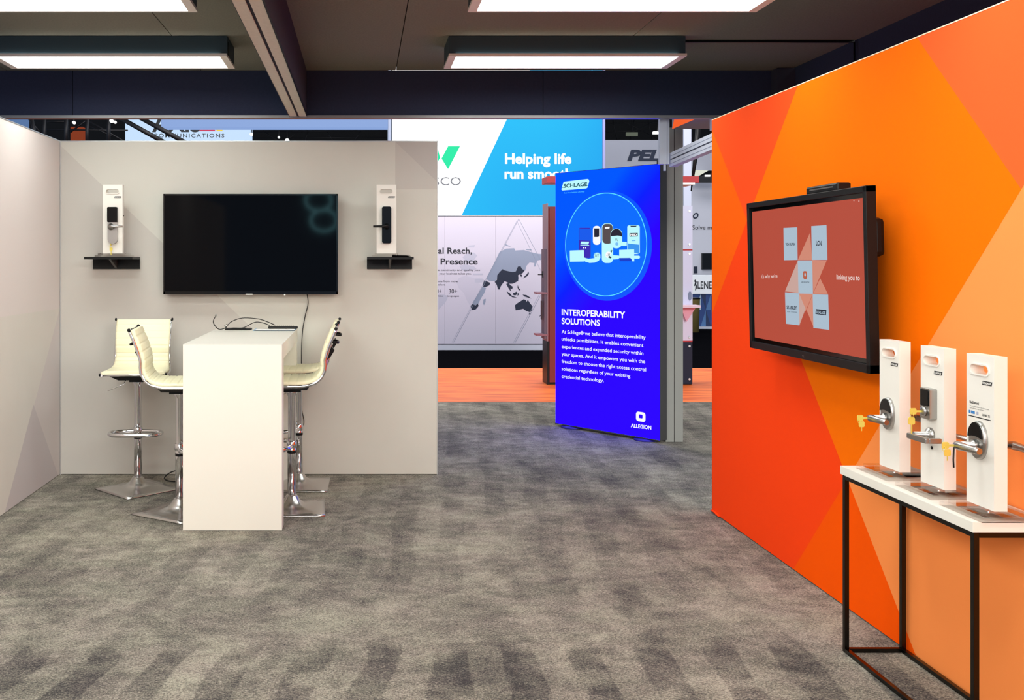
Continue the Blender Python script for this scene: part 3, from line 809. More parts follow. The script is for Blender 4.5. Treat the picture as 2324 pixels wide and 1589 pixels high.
spoly('screen_facet', [(553, 470), (567, 668), (465, 668)], tri, .0)
spoly('screen_facet', [(567, 668), (672, 672), (575, 905)], tri, 0)
spoly('screen_facet', [(465, 672), (470, 905), (372, 895)], tri2, .0)
spoly('screen_facet', [(625, 800), (680, 912), (573, 912)], tri, .0)
spoly('screen_facet', [(474, 910), (572, 912), (520, 1040)], tri, 0)
spoly('screen_facet', [(474, 910), (520, 1020), (476, 1140)], tri2, .0001)
spoly('screen_facet', [(573, 912), (577, 1150), (528, 1030)], tri, 0)
for q_ in ([(362, 437), (460, 432), (464, 668), (366, 670)], [(562, 424), (671, 416), (678, 668), (566, 668)], [(465, 671), (569, 671), (574, 912), (470, 910)],
          [(373, 901), (474, 908), (477, 1140), (379, 1128)], [(572, 915), (683, 918), (691, 1173), (577, 1158)]):
    spoly('screen_square', q_, pale, .0004)
def stext(s, a, c, cap, m, **kw):
    pl = (1660 + a[0]/3.1775, 380 + a[1]/3.1775); pr = (1660 + c[0]/3.1775, 380 + c[1]/3.1775)
    return ptext(t, s, pl, pr, 380 + cap/3.1775, m, off=yo + .0007, **kw)
stext('VON DUPRIN', (377, 563), (447, 563), 545, dk, bold=.03)
stext('LCN.', (597, 562), (640, 564), 528, dk, bold=.03)
stext('ALLEGION', (492, 834), (547, 835), 820, dk, bold=.01)
stext('STANLEY', (386, 1020), (459, 1025), 996, dk, bold=.03)
stext('Access Technologies', (388, 1044), (461, 1049), 1034, dk)
stext("it's why we're", (203, 800), (320, 797), 770, wt)
stext('linking you to', (744, 810), (911, 815), 771, wt, bold=.01)
for a_, c_ in ((868, 236), (904, 240), (942, 238)): spoly('screen_icon', [(a_ - 3, c_), (a_ + 3, c_), (a_ + 3, c_ + 8), (a_ - 3, c_ + 8)], wt, .0004)
spoly('screen_plate', [(596, 1022), (671, 1030), (668, 1068), (592, 1058)], dk, .0006)
pl = (1660 + 597/3.1775, 380 + 1053/3.1775); pr = (1660 + 665/3.1775, 380 + 1060/3.1775)
ptext(t, 'SCHLAGE', pl, pr, 380 + 1032/3.1775, pale, off=yo + .0009, bold=.03, shear=.15)
def a_mark(root, cx, cz, w, h, m, off):
    o_ = rrect(cx - w/2, cx + w/2, cz - h/2, cz + h/2, min(w, h) * .28, 5); i_ = rrect(cx - w*.2, cx + w*.2, cz - h*.16, cz + h*.24, min(w, h) * .1, 5)
    ring_prism(o_, i_, -off - .0002, -off).build('emblem', m, root)
cx_, cz_ = onp(t, 1660 + 518/3.1775, 380 + 777/3.1775)
a_mark(t, cx_, cz_, .038, .036, ora, yo + .0006)
# camera bar on top
t2 = thing('camera_bar', 'black camera bar sitting on top of the orange wall screen', 'camera', (2.055, 0, 0))
p = at(1828, 440, 4.37); q2 = at(1893, 438, 4.12)
t2.matrix_basis = Matrix.Translation((2.03, 4.25, 1.862)) @ Matrix.Rotation(RZ, 4, 'Z')
MB().box(-.16, .13, -.012, .05, 0, .036, bev=.008).build('body', M['black'], t2)
MB().box(-.12, .09, -.014, -.012, .016, .022).build('grille', M['satin'], t2)

# ---------------------------------------------------------------- blue lightbox
pl_, pr_ = Vector((1.833, 9.205, 0)), Vector((2.55, 8.30, 0)); d_ = pr_ - pl_; wd = d_.length; ang = math.atan2(d_.y, d_.x)
t = thing('lightbox', 'tall blue glowing lightbox poster standing in the aisle beyond the booth', 'lightbox', (pl_.x, pl_.y, 0), ang)
HB = 2.40
def dv(c): q = lin(c); return (q[0] / 3, q[1] / 3, 1.0, 1)
def blue_grad():
    m = bpy.data.materials.new('blue_poster'); m.use_nodes = True; nt = m.node_tree; b = nt.nodes['Principled BSDF']
    tc = nt.nodes.new('ShaderNodeTexCoord'); s = nt.nodes.new('ShaderNodeSeparateXYZ'); nt.links.new(tc.outputs['Object'], s.inputs[0])
    a = nt.nodes.new('ShaderNodeMath'); a.operation = 'MULTIPLY_ADD'; a.inputs[1].default_value = -.62; a.inputs[2].default_value = 0
    c = nt.nodes.new('ShaderNodeMath'); c.operation = 'MULTIPLY_ADD'; c.inputs[1].default_value = .62
    nt.links.new(s.outputs['X'], a.inputs[0]); nt.links.new(s.outputs['Z'], c.inputs[0]); nt.links.new(a.outputs[0], c.inputs[2])
    r = nt.nodes.new('ShaderNodeValToRGB'); nt.links.new(c.outputs[0], r.inputs['Fac'])
    E_ = r.color_ramp.elements; E_[0].position = .45; E_[0].color = dv((44, 0, 255)); E_[1].position = 1.0; E_[1].color = dv((0, 88, 255))
    e = E_.new(.72); e.color = dv((10, 30, 255)); e = E_.new(1.3 if False else .9); e.color = dv((0, 66, 255))
    nt.links.new(r.outputs['Color'], b.inputs['Emission Color']); b.inputs['Emission Strength'].default_value = 3.0
    b.inputs['Base Color'].default_value = (.004, .004, .004, 1); b.inputs['Roughness'].default_value = .6; b.inputs['Specular IOR Level'].default_value = 0.0
    return m
MB().box(0.004, wd - .004, 0, .004, .03, HB - .004).build('poster', blue_grad(), t)
MB().box(0, wd, .0045, .10, .022, HB).build('frame', M['postdark'], t)
for a, c in ((.022, .03), (HB - .004, HB)): MB().box(0, wd, -.003, .0042, a, c).build('edge_strip', M['postdark'], t)
for x in (.04, wd - .30): MB().lathe([(.10, 0), (.10, .012), (.03, .021)], 20, base=(x + .12, .05, .001)).build('foot', mat('blue_foot', (40, 30, 160), .5), t)
lw_ = mat('poster_white', (252, 252, 255), .4, emit=1.0); cy = mat('poster_cyan', (190, 250, 255), .4, emit=1); cyl = mat('poster_line', (90, 225, 255), .4, emit=1)
mid = mat('poster_mid_blue', (0, 108, 255), .4, emit=1); halo = mat('poster_halo', (0, 84, 255), .4, emit=1)
gk = mat('poster_dark_grey', (86, 76, 78), .4, emit=1); kk = mat('poster_near_black', (38, 36, 52), .4, emit=1); pu = mat('poster_purple', (60, 40, 180), .4, emit=1); lb_ = mat('poster_light_blue', (120, 190, 245), .4, emit=1)
# circle measured on the poster plane
cxl, czc = onp(t, 1283, 558); cxr, _ = onp(t, 1469, 556); cx0 = (cxl + cxr) / 2; cr = (cxr - cxl) / 2
_, ztop = onp(t, 1376, 437); _, zbot = onp(t, 1376, 673); cz0 = (ztop + zbot) / 2; crz = (ztop - zbot) / 2
def ell(cx, cz, a, c, n=64): return [(cx + a*math.cos(2*math.pi*i/n), cz + c*math.sin(2*math.pi*i/n)) for i in range(n)]
poly(t, 'printed_disc', ell(cx0 + .015, cz0 - .01, cr * 1.07, crz * 1.06), halo, .0012)
poly(t, 'printed_disc', ell(cx0, cz0, cr * .99, crz * .99), mid, .0016)
ring_prism(ell(cx0, cz0, cr, crz), ell(cx0, cz0, cr - .008, crz - .008), -.0022, -.0018).build('printed_ring', cyl, t)
def bp(pts): return [onp(t, 1260 + x / 6.62, 480 + y / 6.62) for x, y in pts]
def bpoly(n, pts, m, off): return poly(t, n, bp(pts), m, off)
def prr(x0, x1, y0, y1, r): return [(a, b_) for a, b_ in rrect(x0, x1, y0, y1, r, 4)]
bpoly('printed_phone', prr(358, 535, 245, 700, 22), pu, .0024)
bpoly('printed_phone_screen', [(364, 256), (530, 262), (530, 440), (364, 430)], mat('poster_phone_blue', (20, 90, 235), .4, emit=1), .0027)
bpoly('printed_label', [(392, 452), (515, 455), (500, 498), (382, 494)], cy, .003); bpoly('printed_label', [(382, 505), (514, 505), (514, 516), (382, 514)], cy, .003)
bpoly('printed_dot', prr(420, 440, 538, 556, 8), lw_, .003); bpoly('printed_dot', prr(452, 466, 538, 556, 6), lw_, .003)
bpoly('printed_card', [(222, 588), (432, 580), (436, 752), (225, 756)], lb_ if False else cy, .0028)
bpoly('printed_reader', prr(570, 684, 216, 502, 50), lw_, .0028); bpoly('printed_reader_window', [(588, 254), (664, 254), (664, 376), (640, 384), (590, 384)], kk, .0032)
bpoly('printed_lock', prr(704, 872, 178, 775, 60), cy, .0028); bpoly('printed_lock_top', prr(712, 866, 186, 484, 56), gk, .0032); bpoly('printed_label', [(752, 236), (824, 230), (818, 256), (752, 258)], lw_, .0036)
bpoly('printed_lock', prr(762, 842, 604, 700, 34), lw_, .0034)
bpoly('printed_handle', [(792, 690), (812, 664), (850, 655), (960, 662), (975, 690), (950, 716), (880, 722), (838, 706), (815, 704)], cy, .0036)
bpoly('printed_shadow', [(800, 690), (816, 666), (850, 690), (838, 706)], kk, .0038)
bpoly('printed_shadow', [(836, 580), (845, 592), (856, 576), (862, 590), (846, 624), (836, 606)], kk, .0038)
bpoly('printed_oval_lock', prr(836, 1010, 255, 555, 84), cy, .004)
bpoly('printed_oval_top', [(836, 372)] + [(924 - 86*math.cos(a), 360 - 100*math.sin(a)) for a in [math.pi*i/12 for i in range(13)]] + [(1010, 380), (980, 366), (940, 362), (880, 368)], kk, .0044)
bpoly('printed_handle', [(960, 460), (1000, 455), (1080, 460), (1080, 518), (1000, 516), (960, 510)], cy, .0046)
bpoly('printed_handle', prr(908, 955, 465, 512, 20), lb_, .0048)
bpoly('printed_phone', prr(1086, 1274, 208, 640, 26), cy, .0028); bpoly('printed_phone_screen', [(1096, 480), (1266, 500), (1266, 640), (1096, 600)], mat('poster_phone_mid', (60, 150, 240), .4, emit=1), .003)
bpoly('printed_notch', [(1130, 214), (1228, 214), (1218, 230), (1140, 230)], kk, .0032); bpoly('printed_label', [(1120, 326), (1243, 322), (1243, 374), (1120, 378)], kk, .0032)
ptext(t, 'HID', (1260 + 1132/6.62, 480 + 366/6.62), (1260 + 1232/6.62, 480 + 364/6.62), 480 + 334/6.62, lw_, off=.0036, bold=.04)
bpoly('printed_label', [(1154, 430), (1210, 428), (1210, 444), (1154, 446)], lb_, .0032)
bpoly('printed_card', [(966, 578), (1190, 570), (1192, 750), (1160, 750), (1150, 712), (1130, 698), (966, 700)], cy, .0036); bpoly('printed_card', [(966, 700), (1130, 698), (1145, 712), (1152, 748), (975, 748)], mat('poster_card_blue', (20, 60, 200), .4, emit=1), .004)
bpoly('printed_handle', prr(1180, 1278, 664, 708, 20), cy, .0032)
bpoly('printed_handle', [(405, 668), (440, 692), (500, 712), (600, 700), (660, 660), (684, 690), (660, 740), (600, 768), (520, 774), (450, 752), (420, 712)], cy, .0036)
bpoly('printed_lock', prr(580, 686, 616, 728, 46), lb_, .0034)
bpoly('printed_lock', prr(592, 676, 626, 716, 38), cy, .0038)
for cx_i, cy_i, k_i, o_i in ((628, 665, 26, .0042), (800, 655, 24, .0042), (925, 430, 24, .005)):
    for q_i in range(3):
        x_i = cx_i - k_i + q_i * k_i * .8
        bpoly('printed_line', [(x_i, cy_i + k_i * .7), (x_i + 5, cy_i + k_i * .7), (x_i + 5 + k_i * .35, cy_i - k_i), (x_i + k_i * .35, cy_i - k_i)], kk, o_i)
# badge, title, text
def b8(x, y): return (1255 + x / 9.486, 380 + y / 9.486)
poly(t, 'printed_badge', [onp(t, *b8(x, y)) for x, y in [(232, 308), (745, 248), (775, 262), (785, 300), (745, 435), (720, 455), (205, 498), (186, 478), (196, 430)]], cy, .002)
tl = mat('poster_teal', (0, 70, 90), .4, emit=1)
ptext(t, 'SCHLAGE', b8(236, 438), b8(738, 398), b8(236, 358)[1], tl, off=.0026, bold=.03)
poly(t, 'printed_line', [onp(t, *b8(x, y)) for x, y in [(198, 430), (285, 424), (285, 434), (196, 440)]], tl, .0026)
poly(t, 'printed_line', [onp(t, *b8(x, y)) for x, y in [(670, 398), (752, 386), (750, 396), (670, 404)]], tl, .0026)
ptext(t, 'Real Your building a Schlage', b8(243, 562), b8(680, 530), b8(243, 536)[1], cyl, off=.0026)
def b7(x, y): return (1255 + x / 8.829, 700 + y / 8.829)
ptext(t, 'INTEROPERABILITY', b7(178, 132), b7(1450, 195), b7(178, 8)[1], lw_, off=.0026, bold=.03)
ptext(t, 'SOLUTIONS', b7(178, 308), b7(942, 352), b7(178, 188)[1], lw_, off=.0026, bold=.03)
for s_, xr, y0, y1 in (('At Schlage\u00ae we believe that interoperability', 1860, 500, 615), ('unlocks possibilities. It enables convenient', 1815, 642, 775), ('experiences and expanded security within', 1815, 795, 935),
                       ('your spaces. And it empowers you with the', 1850, 945, 1100), ('freedom to choose the right access control', 1868, 1092, 1262), ('solutions regardless of your existing', 1552, 1240, 1385), ('credential technology.', 1020, 1392, 1480)):
    ptext(t, s_, b7(178, y0), b7(xr, y1), b7(178, y0 - 70)[1], lw_, off=.0026, bold=.012)
ptext(t, 'ALLEGION', (1432, 969.5), (1478.5, 975), 961, lw_, off=.0026, bold=.03)
cx_, cz_ = onp(t, 1454.5, 946); x2_, z2_ = onp(t, 1465, 959)
a_mark(t, cx_, cz_, abs(x2_ - cx_) * 2.05, abs(z2_ - cz_) * 1.9, lw_, .0024)
# grey post behind the lightbox
t = thing('booth_post', 'tall grey grooved post right behind the blue lightbox', 'post', (2.70, 8.385, 0))
MB().box(-.075, -.003, 0, .12, .001, 2.72).build('post_half', M['postgrey'], t)
MB().box(.003, .075, 0, .12, .001, 2.72).build('post_half', M['postgrey'], t)
MB().box(-.003, .003, .006, .114, .001, 2.71).build('groove', M['postdark'], t)
MB().box(-.11, -.0755, .055, .14, .001, 2.45).build('side_frame', M['postdark'], t)
# soffit
t = thing('sign_soffit', 'header with orange corner above the grey post in the far aisle', 'sign', (2.42, 7.5, 2.70))
b = MB(); b._new([(0, 0, 0), (1.3, 0, 0), (1.3, .82, 0), (.24, .82, 0), (0, 0, .3), (1.3, 0, .3), (1.3, .82, .3), (.24, .82, .3)], [(0,3,2,1), (4,5,6,7), (0,1,5,4), (1,2,6,5), (2,3,7,6), (3,0,4,7)])
b.build('body', mat('mauve_grey_soffit', (150, 146, 160), .8), t)
b = MB(); b._new([(0, 0, -.002), (.24, 0, -.002), (.24, .82, -.002)], [(0, 2, 1)]); b.build('orange_corner', mat('orange_print_header', (255, 100, 40), .6, emit=.9), t, recalc=False)
hanger(t, .6, .5, .3)

# ---------------------------------------------------------------- red display kiosk behind the lightbox
t = thing('display_kiosk', 'dark red and white display kiosk with red top behind the blue lightbox', 'kiosk', (2.356, 12.3, 0))
kw = 1.83
MB().box(0, kw, 0, .3, .55, 2.26).build('body', M['darkred'], t)
MB().box(0, kw - .0, .01, .3, .002, .549).build('plinth', M['black'], t)
MB().box(.02, .8, -.012, -.001, .03, 2.24).build('red_panel', M['darkred'], t)
MB().box(-.012, .0, -.01, .3, .55, 2.30).build('edge_frame', mat('mauve_edge', (150, 122, 132), .5), t)
MB().box(-.012, .018, -.012, .3, .003, .549).build('edge_plinth', M['black'], t)
WP = mat('white_kiosk_panel', (214, 214, 236), .5)
MB().box(kw - .5, kw, -.016, -.001, .56, 1.70).build('white_panel', WP, t); MB().box(kw - .5, kw, -.016, -.001, 1.72, 2.27).build('white_panel', WP, t)
MB().box(kw - .5, kw, -.015, -.001, 1.70, 1.72).build('red_line', M['red'], t); MB().box(kw - .5, kw, -.015, -.001, .54, .56).build('red_line', M['red'], t)
MB().box(kw - .5, kw, -.012, .0, .01, .54).build('black_panel', M['navy'], t)
for z in (.07, .49, .60, 1.66, 1.78, 2.2): MB().lathe([(.014, 0), (.014, -.01)], 10, axis='y', base=(kw - .04, -.016, z)).build('bolt', M['alu'], t)
MB().prism([(kw - .045, 1.18), (kw - .02, 1.18), (kw - .012, 1.15), (kw - .012, 1.09), (kw - .034, 1.06), (kw - .055, 1.09), (kw - .055, 1.15)], -.02, -.0165).build('printed_lock', M['slate'], t)
MB().box(-.02, kw + .07, -.05, .3, 2.56, 2.64).build('red_cap', M['red'], t)
MB().box(kw - .5, kw + .02, -.05, .3, 2.535, 2.56).build('cap_underside', M['logo_w'], t)
for x in (.35, kw - .35): MB().box(x, x + .06, .1, .16, 2.26, 2.56).build('cap_post', M['alu_light'], t)
MB().box(kw - .3, kw + .04, -.2, -.017, .985, 1.015).build('shelf', mat('pink_white', (236, 206, 218), .5), t)
MB().prism([(kw - .16, .985), (kw + .03, .985), (kw - .09, .80)], -.06, -.04).build('shelf_bracket', mat('pink_bracket', (220, 160, 180), .5), t)
MB().box(-.045, -.0125, .0, .2, .58, 1.72).build('side_panel', mat('mauve_panel', (108, 90, 106), .5), t)
for z in (.62, 1.15): MB().box(-.145, -.0, -.02, .2, z, z + .022).build('side_shelf', mat('mauve_shelf', (150, 100, 112), .5), t)
b = MB(); b.box(-.075, -.06, -.02, .0, 1.36, 1.44); b.tube([(-.065, -.02, 1.395), (-.13, -.022, 1.395)], .007, 6); b.build('side_lever', M['black'], t)
MB().box(-.07, -.061, .05, .12, .82, 1.06).build('dark_panel', mat('dark_mauve', (60, 24, 34), .5), t)

# ---------------------------------------------------------------- far booth: lit sign above a map wall
YM = 17.07; sM = YM / F
t = thing('led_sign', 'huge glowing white and cyan sign above the world map wall', 'sign', (0, YM, 0))
a0 = onp(t, 890, 490); a1 = onp(t, 1367, 268); zt_ = 5.3; zl_ = a0[1]
wsign = mat('sign_white', (255, 255, 255), .4, emit=1.25)
def cyan_mat():
    m = streaky('sign_cyan', (30, 160, 240), (40, 205, 255), (.35, 1, .35)); nt = m.node_tree; b = nt.nodes['Principled BSDF']
    r = [n for n in nt.nodes if n.type == 'VALTORGB'][0]; nt.links.new(r.outputs['Color'], b.inputs['Emission Color']); b.inputs['Emission Strength'].default_value = 1
    for l in list(b.inputs['Base Color'].links): nt.links.remove(l)
    b.inputs['Base Color'].default_value = (.005, .005, .005, 1); b.inputs['Specular IOR Level'].default_value = 0; r.color_ramp.elements[0].position = .3; r.color_ramp.elements[1].position = .7
    [n for n in nt.nodes if n.type == 'TEX_NOISE'][0].inputs['Scale'].default_value = .8
    [n for n in nt.nodes if n.type == 'TEX_NOISE'][0].inputs['Detail'].default_value = 1
    return m
MB().box(a0[0], a1[0], .01, .12, zl_, zt_).build('housing', M['alu_light'], t)
poly(t, 'white_face', [(a0[0], zl_ + .01), (a1[0], zl_ + .01), (a1[0], zt_), (a0[0], zt_)], wsign, -.009)
u0 = onp(t, 1048, 490); u1 = onp(t, 1152, 268); sl = (u1[0] - u0[0]) / (u1[1] - u0[1])
poly(t, 'cyan_face', [(u0[0], zl_ + .012), (a1[0], zl_ + .012), (a1[0], zt_), (u0[0] + sl * (zt_ - zl_), zt_)], cyan_mat(), -.005)
sw = mat('sign_letter_white', (255, 255, 255), .4, emit=1.2)
ptext(t, 'Helping life', (1146, 371), (1297, 371), 347.5, sw, off=.0, bold=.032)
ptext(t, 'run smoother', (1145, 405), (1328, 405), 382, sw, off=.0, bold=.032)
ptext(t, 'RESCO', (950, 420.5), (1046, 420.5), 401, mat('sign_grey_letter', (70, 74, 84), .4), off=0, bold=0.0)
gr = mat('sign_green', (0, 235, 165), .4, emit=1.0)
poly(t, 'green_shape', pp(t, [(1017, 332), (1044, 332), (1017, 384), (1002, 360)]), gr, 0)
poly(t, 'green_shape', pp(t, [(960, 332), (992, 332), (999, 358), (984, 384)]), gr, 0)
MB().box(a0[0] - .07, a0[0] - .02, -.03, .1, 0, zt_).build('frame_post', M['slate'], t)
MB().box(a1[0] + .0, a1[0] + .045, -.03, .1, zl_, zt_).build('frame_post', mat('lilac_post', (120, 122, 170), .5), t)

t = thing('map_wall', 'pale lavender booth wall printed with a dark world map and slogan', 'wall panel', (0, YM, 0))
b0 = onp(t, 870, 781); b1 = onp(t, 1400, 491)
for (xa, xb) in ((870, 1009), (1009, 1124.6), (1124.6, 1400)):
    MB().box(onp(t, xa, 0)[0] + .001, onp(t, xb, 0)[0] - .001, 0, .1, b0[1], b1[1] - .005).build('wall_panel', M['lav'], t)
MB().box(b0[0], b1[0], .005, .1, .002, b0[1] - .01).build('plinth', M['alu_light'], t)
def mp(pts): return [onp(t, 960 + x / 3.453, 480 + y / 3.453) for x, y in pts]
def mpoly(pts, m, off=.002, n='printed_land'): return poly(t, n, mp(pts), m, off)
mpoly([(120, 650), (170, 652), (195, 665), (190, 690), (170, 720), (150, 740), (122, 770)], M['slate2'], .001)
mpoly([(310, 360), (340, 330), (400, 322), (425, 345), (405, 375), (380, 400), (345, 395)], M['slate2'], .001)
mpoly([(350, 268), (410, 262), (400, 282), (365, 280)], M['slate2'], .001); mpoly([(285, 425), (330, 415), (400, 430), (420, 450), (340, 470), (300, 455)], M['slate2'], .001)
mpoly([(392, 486), (470, 486), (470, 500), (392, 498)], M['slate2'], .001); mpoly([(406, 525), (465, 525), (480, 540), (460, 558), (406, 558)], M['slate2'], .001)
mpoly([(280, 520), (330, 505), (400, 520), (440, 560), (470, 600), (440, 640), (400, 700), (372, 745), (340, 690), (320, 640), (280, 600), (262, 560)], mat('faint_print', (178, 175, 192), .8), .0005)
mpoly([(600, 318), (650, 292), (715, 288), (722, 306), (790, 302), (850, 320), (900, 332), (965, 336), (970, 356), (935, 376), (895, 385), (880, 432), (870, 432), (872, 404), (835, 400), (812, 425), (800, 465), (770, 470), (735, 490), (700, 500), (600, 500), (570, 545), (520, 545), (495, 530), (515, 490), (560, 400)], M['slate'], .001)
mpoly([(640, 252), (660, 262), (690, 276), (670, 274), (648, 268)], M['slate'], .001); mpoly([(806, 296), (852, 298), (848, 306), (808, 303)], M['slate'], .001)
mpoly([(465, 590), (495, 600), (480, 640), (455, 680), (430, 730), (400, 735), (388, 715), (430, 650)], M['slate'], .001)
mpoly([(474, 690), (492, 684), (490, 710), (478, 736), (470, 722)], M['slate'], .001)
mpoly([(480, 540), (500, 548), (528, 560), (520, 578), (490, 592), (470, 590), (468, 570)], M['navy'], .0025)
mpoly([(388, 722), (410, 738), (430, 722), (436, 740), (412, 768), (384, 772), (372, 742)], M['navy'], .0025)
mpoly([(582, 500), (600, 476), (624, 452), (640, 462), (700, 476), (728, 470), (744, 432), (765, 430), (775, 450), (795, 462), (782, 482), (745, 500), (748, 520), (745, 545), (705, 565), (680, 566), (660, 555), (640, 545), (628, 560), (610, 585), (600, 612), (588, 610), (578, 575), (562, 552), (580, 535)], M['navy'], .0025)
mpoly([(652, 568), (672, 560), (684, 578), (704, 590), (700, 606), (684, 604), (690, 628), (676, 610), (664, 590)], M['navy'], .0025)
mpoly([(655, 626), (680, 640), (695, 660), (735, 676), (700, 672), (672, 655)], M['navy'], .0025)
mpoly([(706, 640), (735, 628), (738, 648), (722, 658), (708, 654)], M['navy'], .0025); mpoly([(742, 634), (752, 650), (740, 662)], M['navy'], .0025)
mpoly([(780, 652), (810, 655), (850, 682), (820, 674), (795, 666)], M['navy'], .0025); mpoly([(742, 576), (750, 600), (764, 615), (750, 618), (740, 596)], M['navy'], .0025)
mpoly([(826, 470), (830, 490), (812, 510), (782, 524), (800, 505), (815, 490)], M['navy'], .0025); mpoly([(765, 490), (776, 498), (772, 514), (762, 505)], M['navy'], .0025)
mpoly([(720, 735), (745, 715), (770, 700), (790, 688), (806, 696), (812, 708), (822, 692), (838, 720), (858, 742), (856, 770), (840, 790), (810, 780), (785, 762), (755, 770), (726, 774)], M['navy'], .0025)
mpoly([(830, 798), (842, 800), (836, 812)], M['navy'], .0025); mpoly([(936, 780), (946, 800), (932, 812), (908, 826), (924, 806)], M['navy'], .0025)
def mline(a, c, m=M['ink'], w_=2.2):
    (x0, y0), (x1, y1) = a, c; L2 = math.hypot(x1-x0, y1-y0); nx, ny = -(y1-y0)/L2*w_/2, (x1-x0)/L2*w_/2
    mpoly([(x0+nx, y0+ny), (x1+nx, y1+ny), (x1-nx, y1-ny), (x0-nx, y0-ny)], m, .0035, 'printed_line')
thin = M['slate']
mline((750, 58), (975, 480), M['slate']); mline((750, 58), (240, 1025), M['slate']); mline((735, 75), (228, 1025), thin, 1.6); mline((735, 75), (950, 520), thin, 1.6)
mline((975, 560), (720, 1028), M['slate']); mline((960, 560), (708, 1028), thin, 1.6)
def mtext(s, a, c, cap, m=M['ink'], **kw):
    return ptext(t, s, (960 + a[0]/3.453, 480 + a[1]/3.453), (960 + c[0]/3.453, 480 + c[1]/3.453), 480 + cap/3.453, m, off=.003, **kw)
mtext('Global Reach,', (-30, 330), (384, 330), 282, bold=.02)
mtext('Local', (-60, 414), (108, 414), 366, bold=.02); mtext('Presence', (138, 414), (428, 414), 366, bold=.02)
mtext('find the continuity and quality you', (40, 466), (446, 466), 450); mtext('your business takes you.', (128, 494), (380, 494), 478)
mtext('products from more', (62, 554), (272, 554), 539); mtext('resellers.', (88, 580), (176, 580), 566)
mtext('30+', (203, 640), (268, 640), 606); mtext('10+', (92, 640), (144, 640), 606); mtext('languages', (190, 668), (282, 668), 656); mtext('facilities', (90, 668), (156, 668), 656)

# ---------------------------------------------------------------- far right booth seen through the gap
t = thing('booth_wall', 'grey far booth wall with large dark blue letters above the lightbox', 'wall panel', (0, 25, 0))
q0 = onp(t, 1372, 318); q1 = onp(t, 1552, 412)
MB().box(q0[0], q1[0], 0, .15, .01, q0[1]).build('panel', M['greywall'], t)
ptext(t, 'PELCO', (1423, 364), (1572, 364), 340, M['navy'], off=.01, bold=.05, shear=.25)
t = thing('booth_wall', 'pale grey booth wall with small slogan seen right of the grey post', 'wall panel', (0, 24.0, 0))
q0 = onp(t, 1552, 412); q1 = onp(t, 1700, 740)
MB().box(q0[0], q1[0], 0, .15, .01, q0[1]).build('panel', mat('pale_booth_wall', (186, 188, 200), .8), t)
ptext(t, 'O', (1572, 496), (1585, 496), 483, M['navy'], off=.01, bold=.04, shear=.3)
ptext(t, 'Solve more', (1571, 521), (1636, 521), 511, M['ink'], off=.01)
p0 = onp(t, 1591, 575); p1 = onp(t, 1650, 611)
MB().box(p0[0], p1[0], -.08, -.005, p1[1], p0[1]).build('wall_screen', M['blackgloss'], t)
p0 = onp(t, 1574, 605); p1 = onp(t, 1582, 620)
MB().box(p0[0], p1[0], -.03, -.001, p1[1], p0[1]).build('small_poster', M['navy'], t)
t = thing('reception_counter', 'white counter with lettering above blue triangle facets in the far booth', 'counter', (0, 22.5, 0))
p0 = onp(t, 1568, 625); p1 = onp(t, 1660, 667)
MB().box(p0[0], p1[0], 0, .7, p1[1], p0[1]).build('top_band', mat('counter_white', (236, 240, 246), .5), t)
MB().box(p0[0] + .01, p1[0], .05, .7, .05, p1[1]).build('front', M['greywall'], t)
MB().box(p0[0] - .05, p1[0], -.1, .7, .005, .05).build('base', M['alu_light'], t)
ptext(t, 'LENEL\u00b7S2', (1583, 655), (1640, 655), 638, M['ink'], off=.01, bold=.01)
poly(t, 'printed_mark', pp(t, [(1577, 634), (1581, 640), (1577, 650), (1575, 648), (1577, 641), (1575, 638)]), M['ink'], .01); poly(t, 'printed_mark', pp(t, [(1578, 652), (1582, 642), (1581, 655), (1577, 660)]), M['ink'], .01)
blues = [mat('mosaic_%s' % n, c, .6) for n, c in (('deep', (30, 60, 120)), ('mid', (70, 110, 160)), ('pale', (170, 190, 205)), ('navy', (20, 40, 80)))]
zz0, zz1 = .06, p1[1]; nx_ = 8; xw = (p1[0] - p0[0]) / nx_
for i in range(nx_):
    for j in range(2):
        za = zz0 + (zz1 - zz0) * j / 2; zb_ = zz0 + (zz1 - zz0) * (j + 1) / 2; xa = p0[0] + .01 + i * xw; xb = xa + xw
        poly(t, 'triangle_panel', [(xa, za), (xb, za), ((xa if (i + j) % 2 else xb), zb_)], random.choice(blues), -.045)
        poly(t, 'triangle_panel', [(xa, zb_), (xb, zb_), ((xb if (i + j) % 2 else xa), za)], random.choice(blues), -.046)
pb = at(1576, 742, 21.5)
b = MB(); b.lathe([(.13, 0), (.155, .72), (.16, .73)], 20, base=(pb.x - .04, 21.5, 0)); o = b.build('waste_bin', mat('olive_plastic', (120, 104, 56), .6)); tag(o, 'olive waste bin in front of the far counter', 'bin')
MB().lathe([(.165, 0), (.165, .03), (.12, .035)], 20, base=(pb.x - .04, 21.5, .73)).build('lid', M['black'], o)
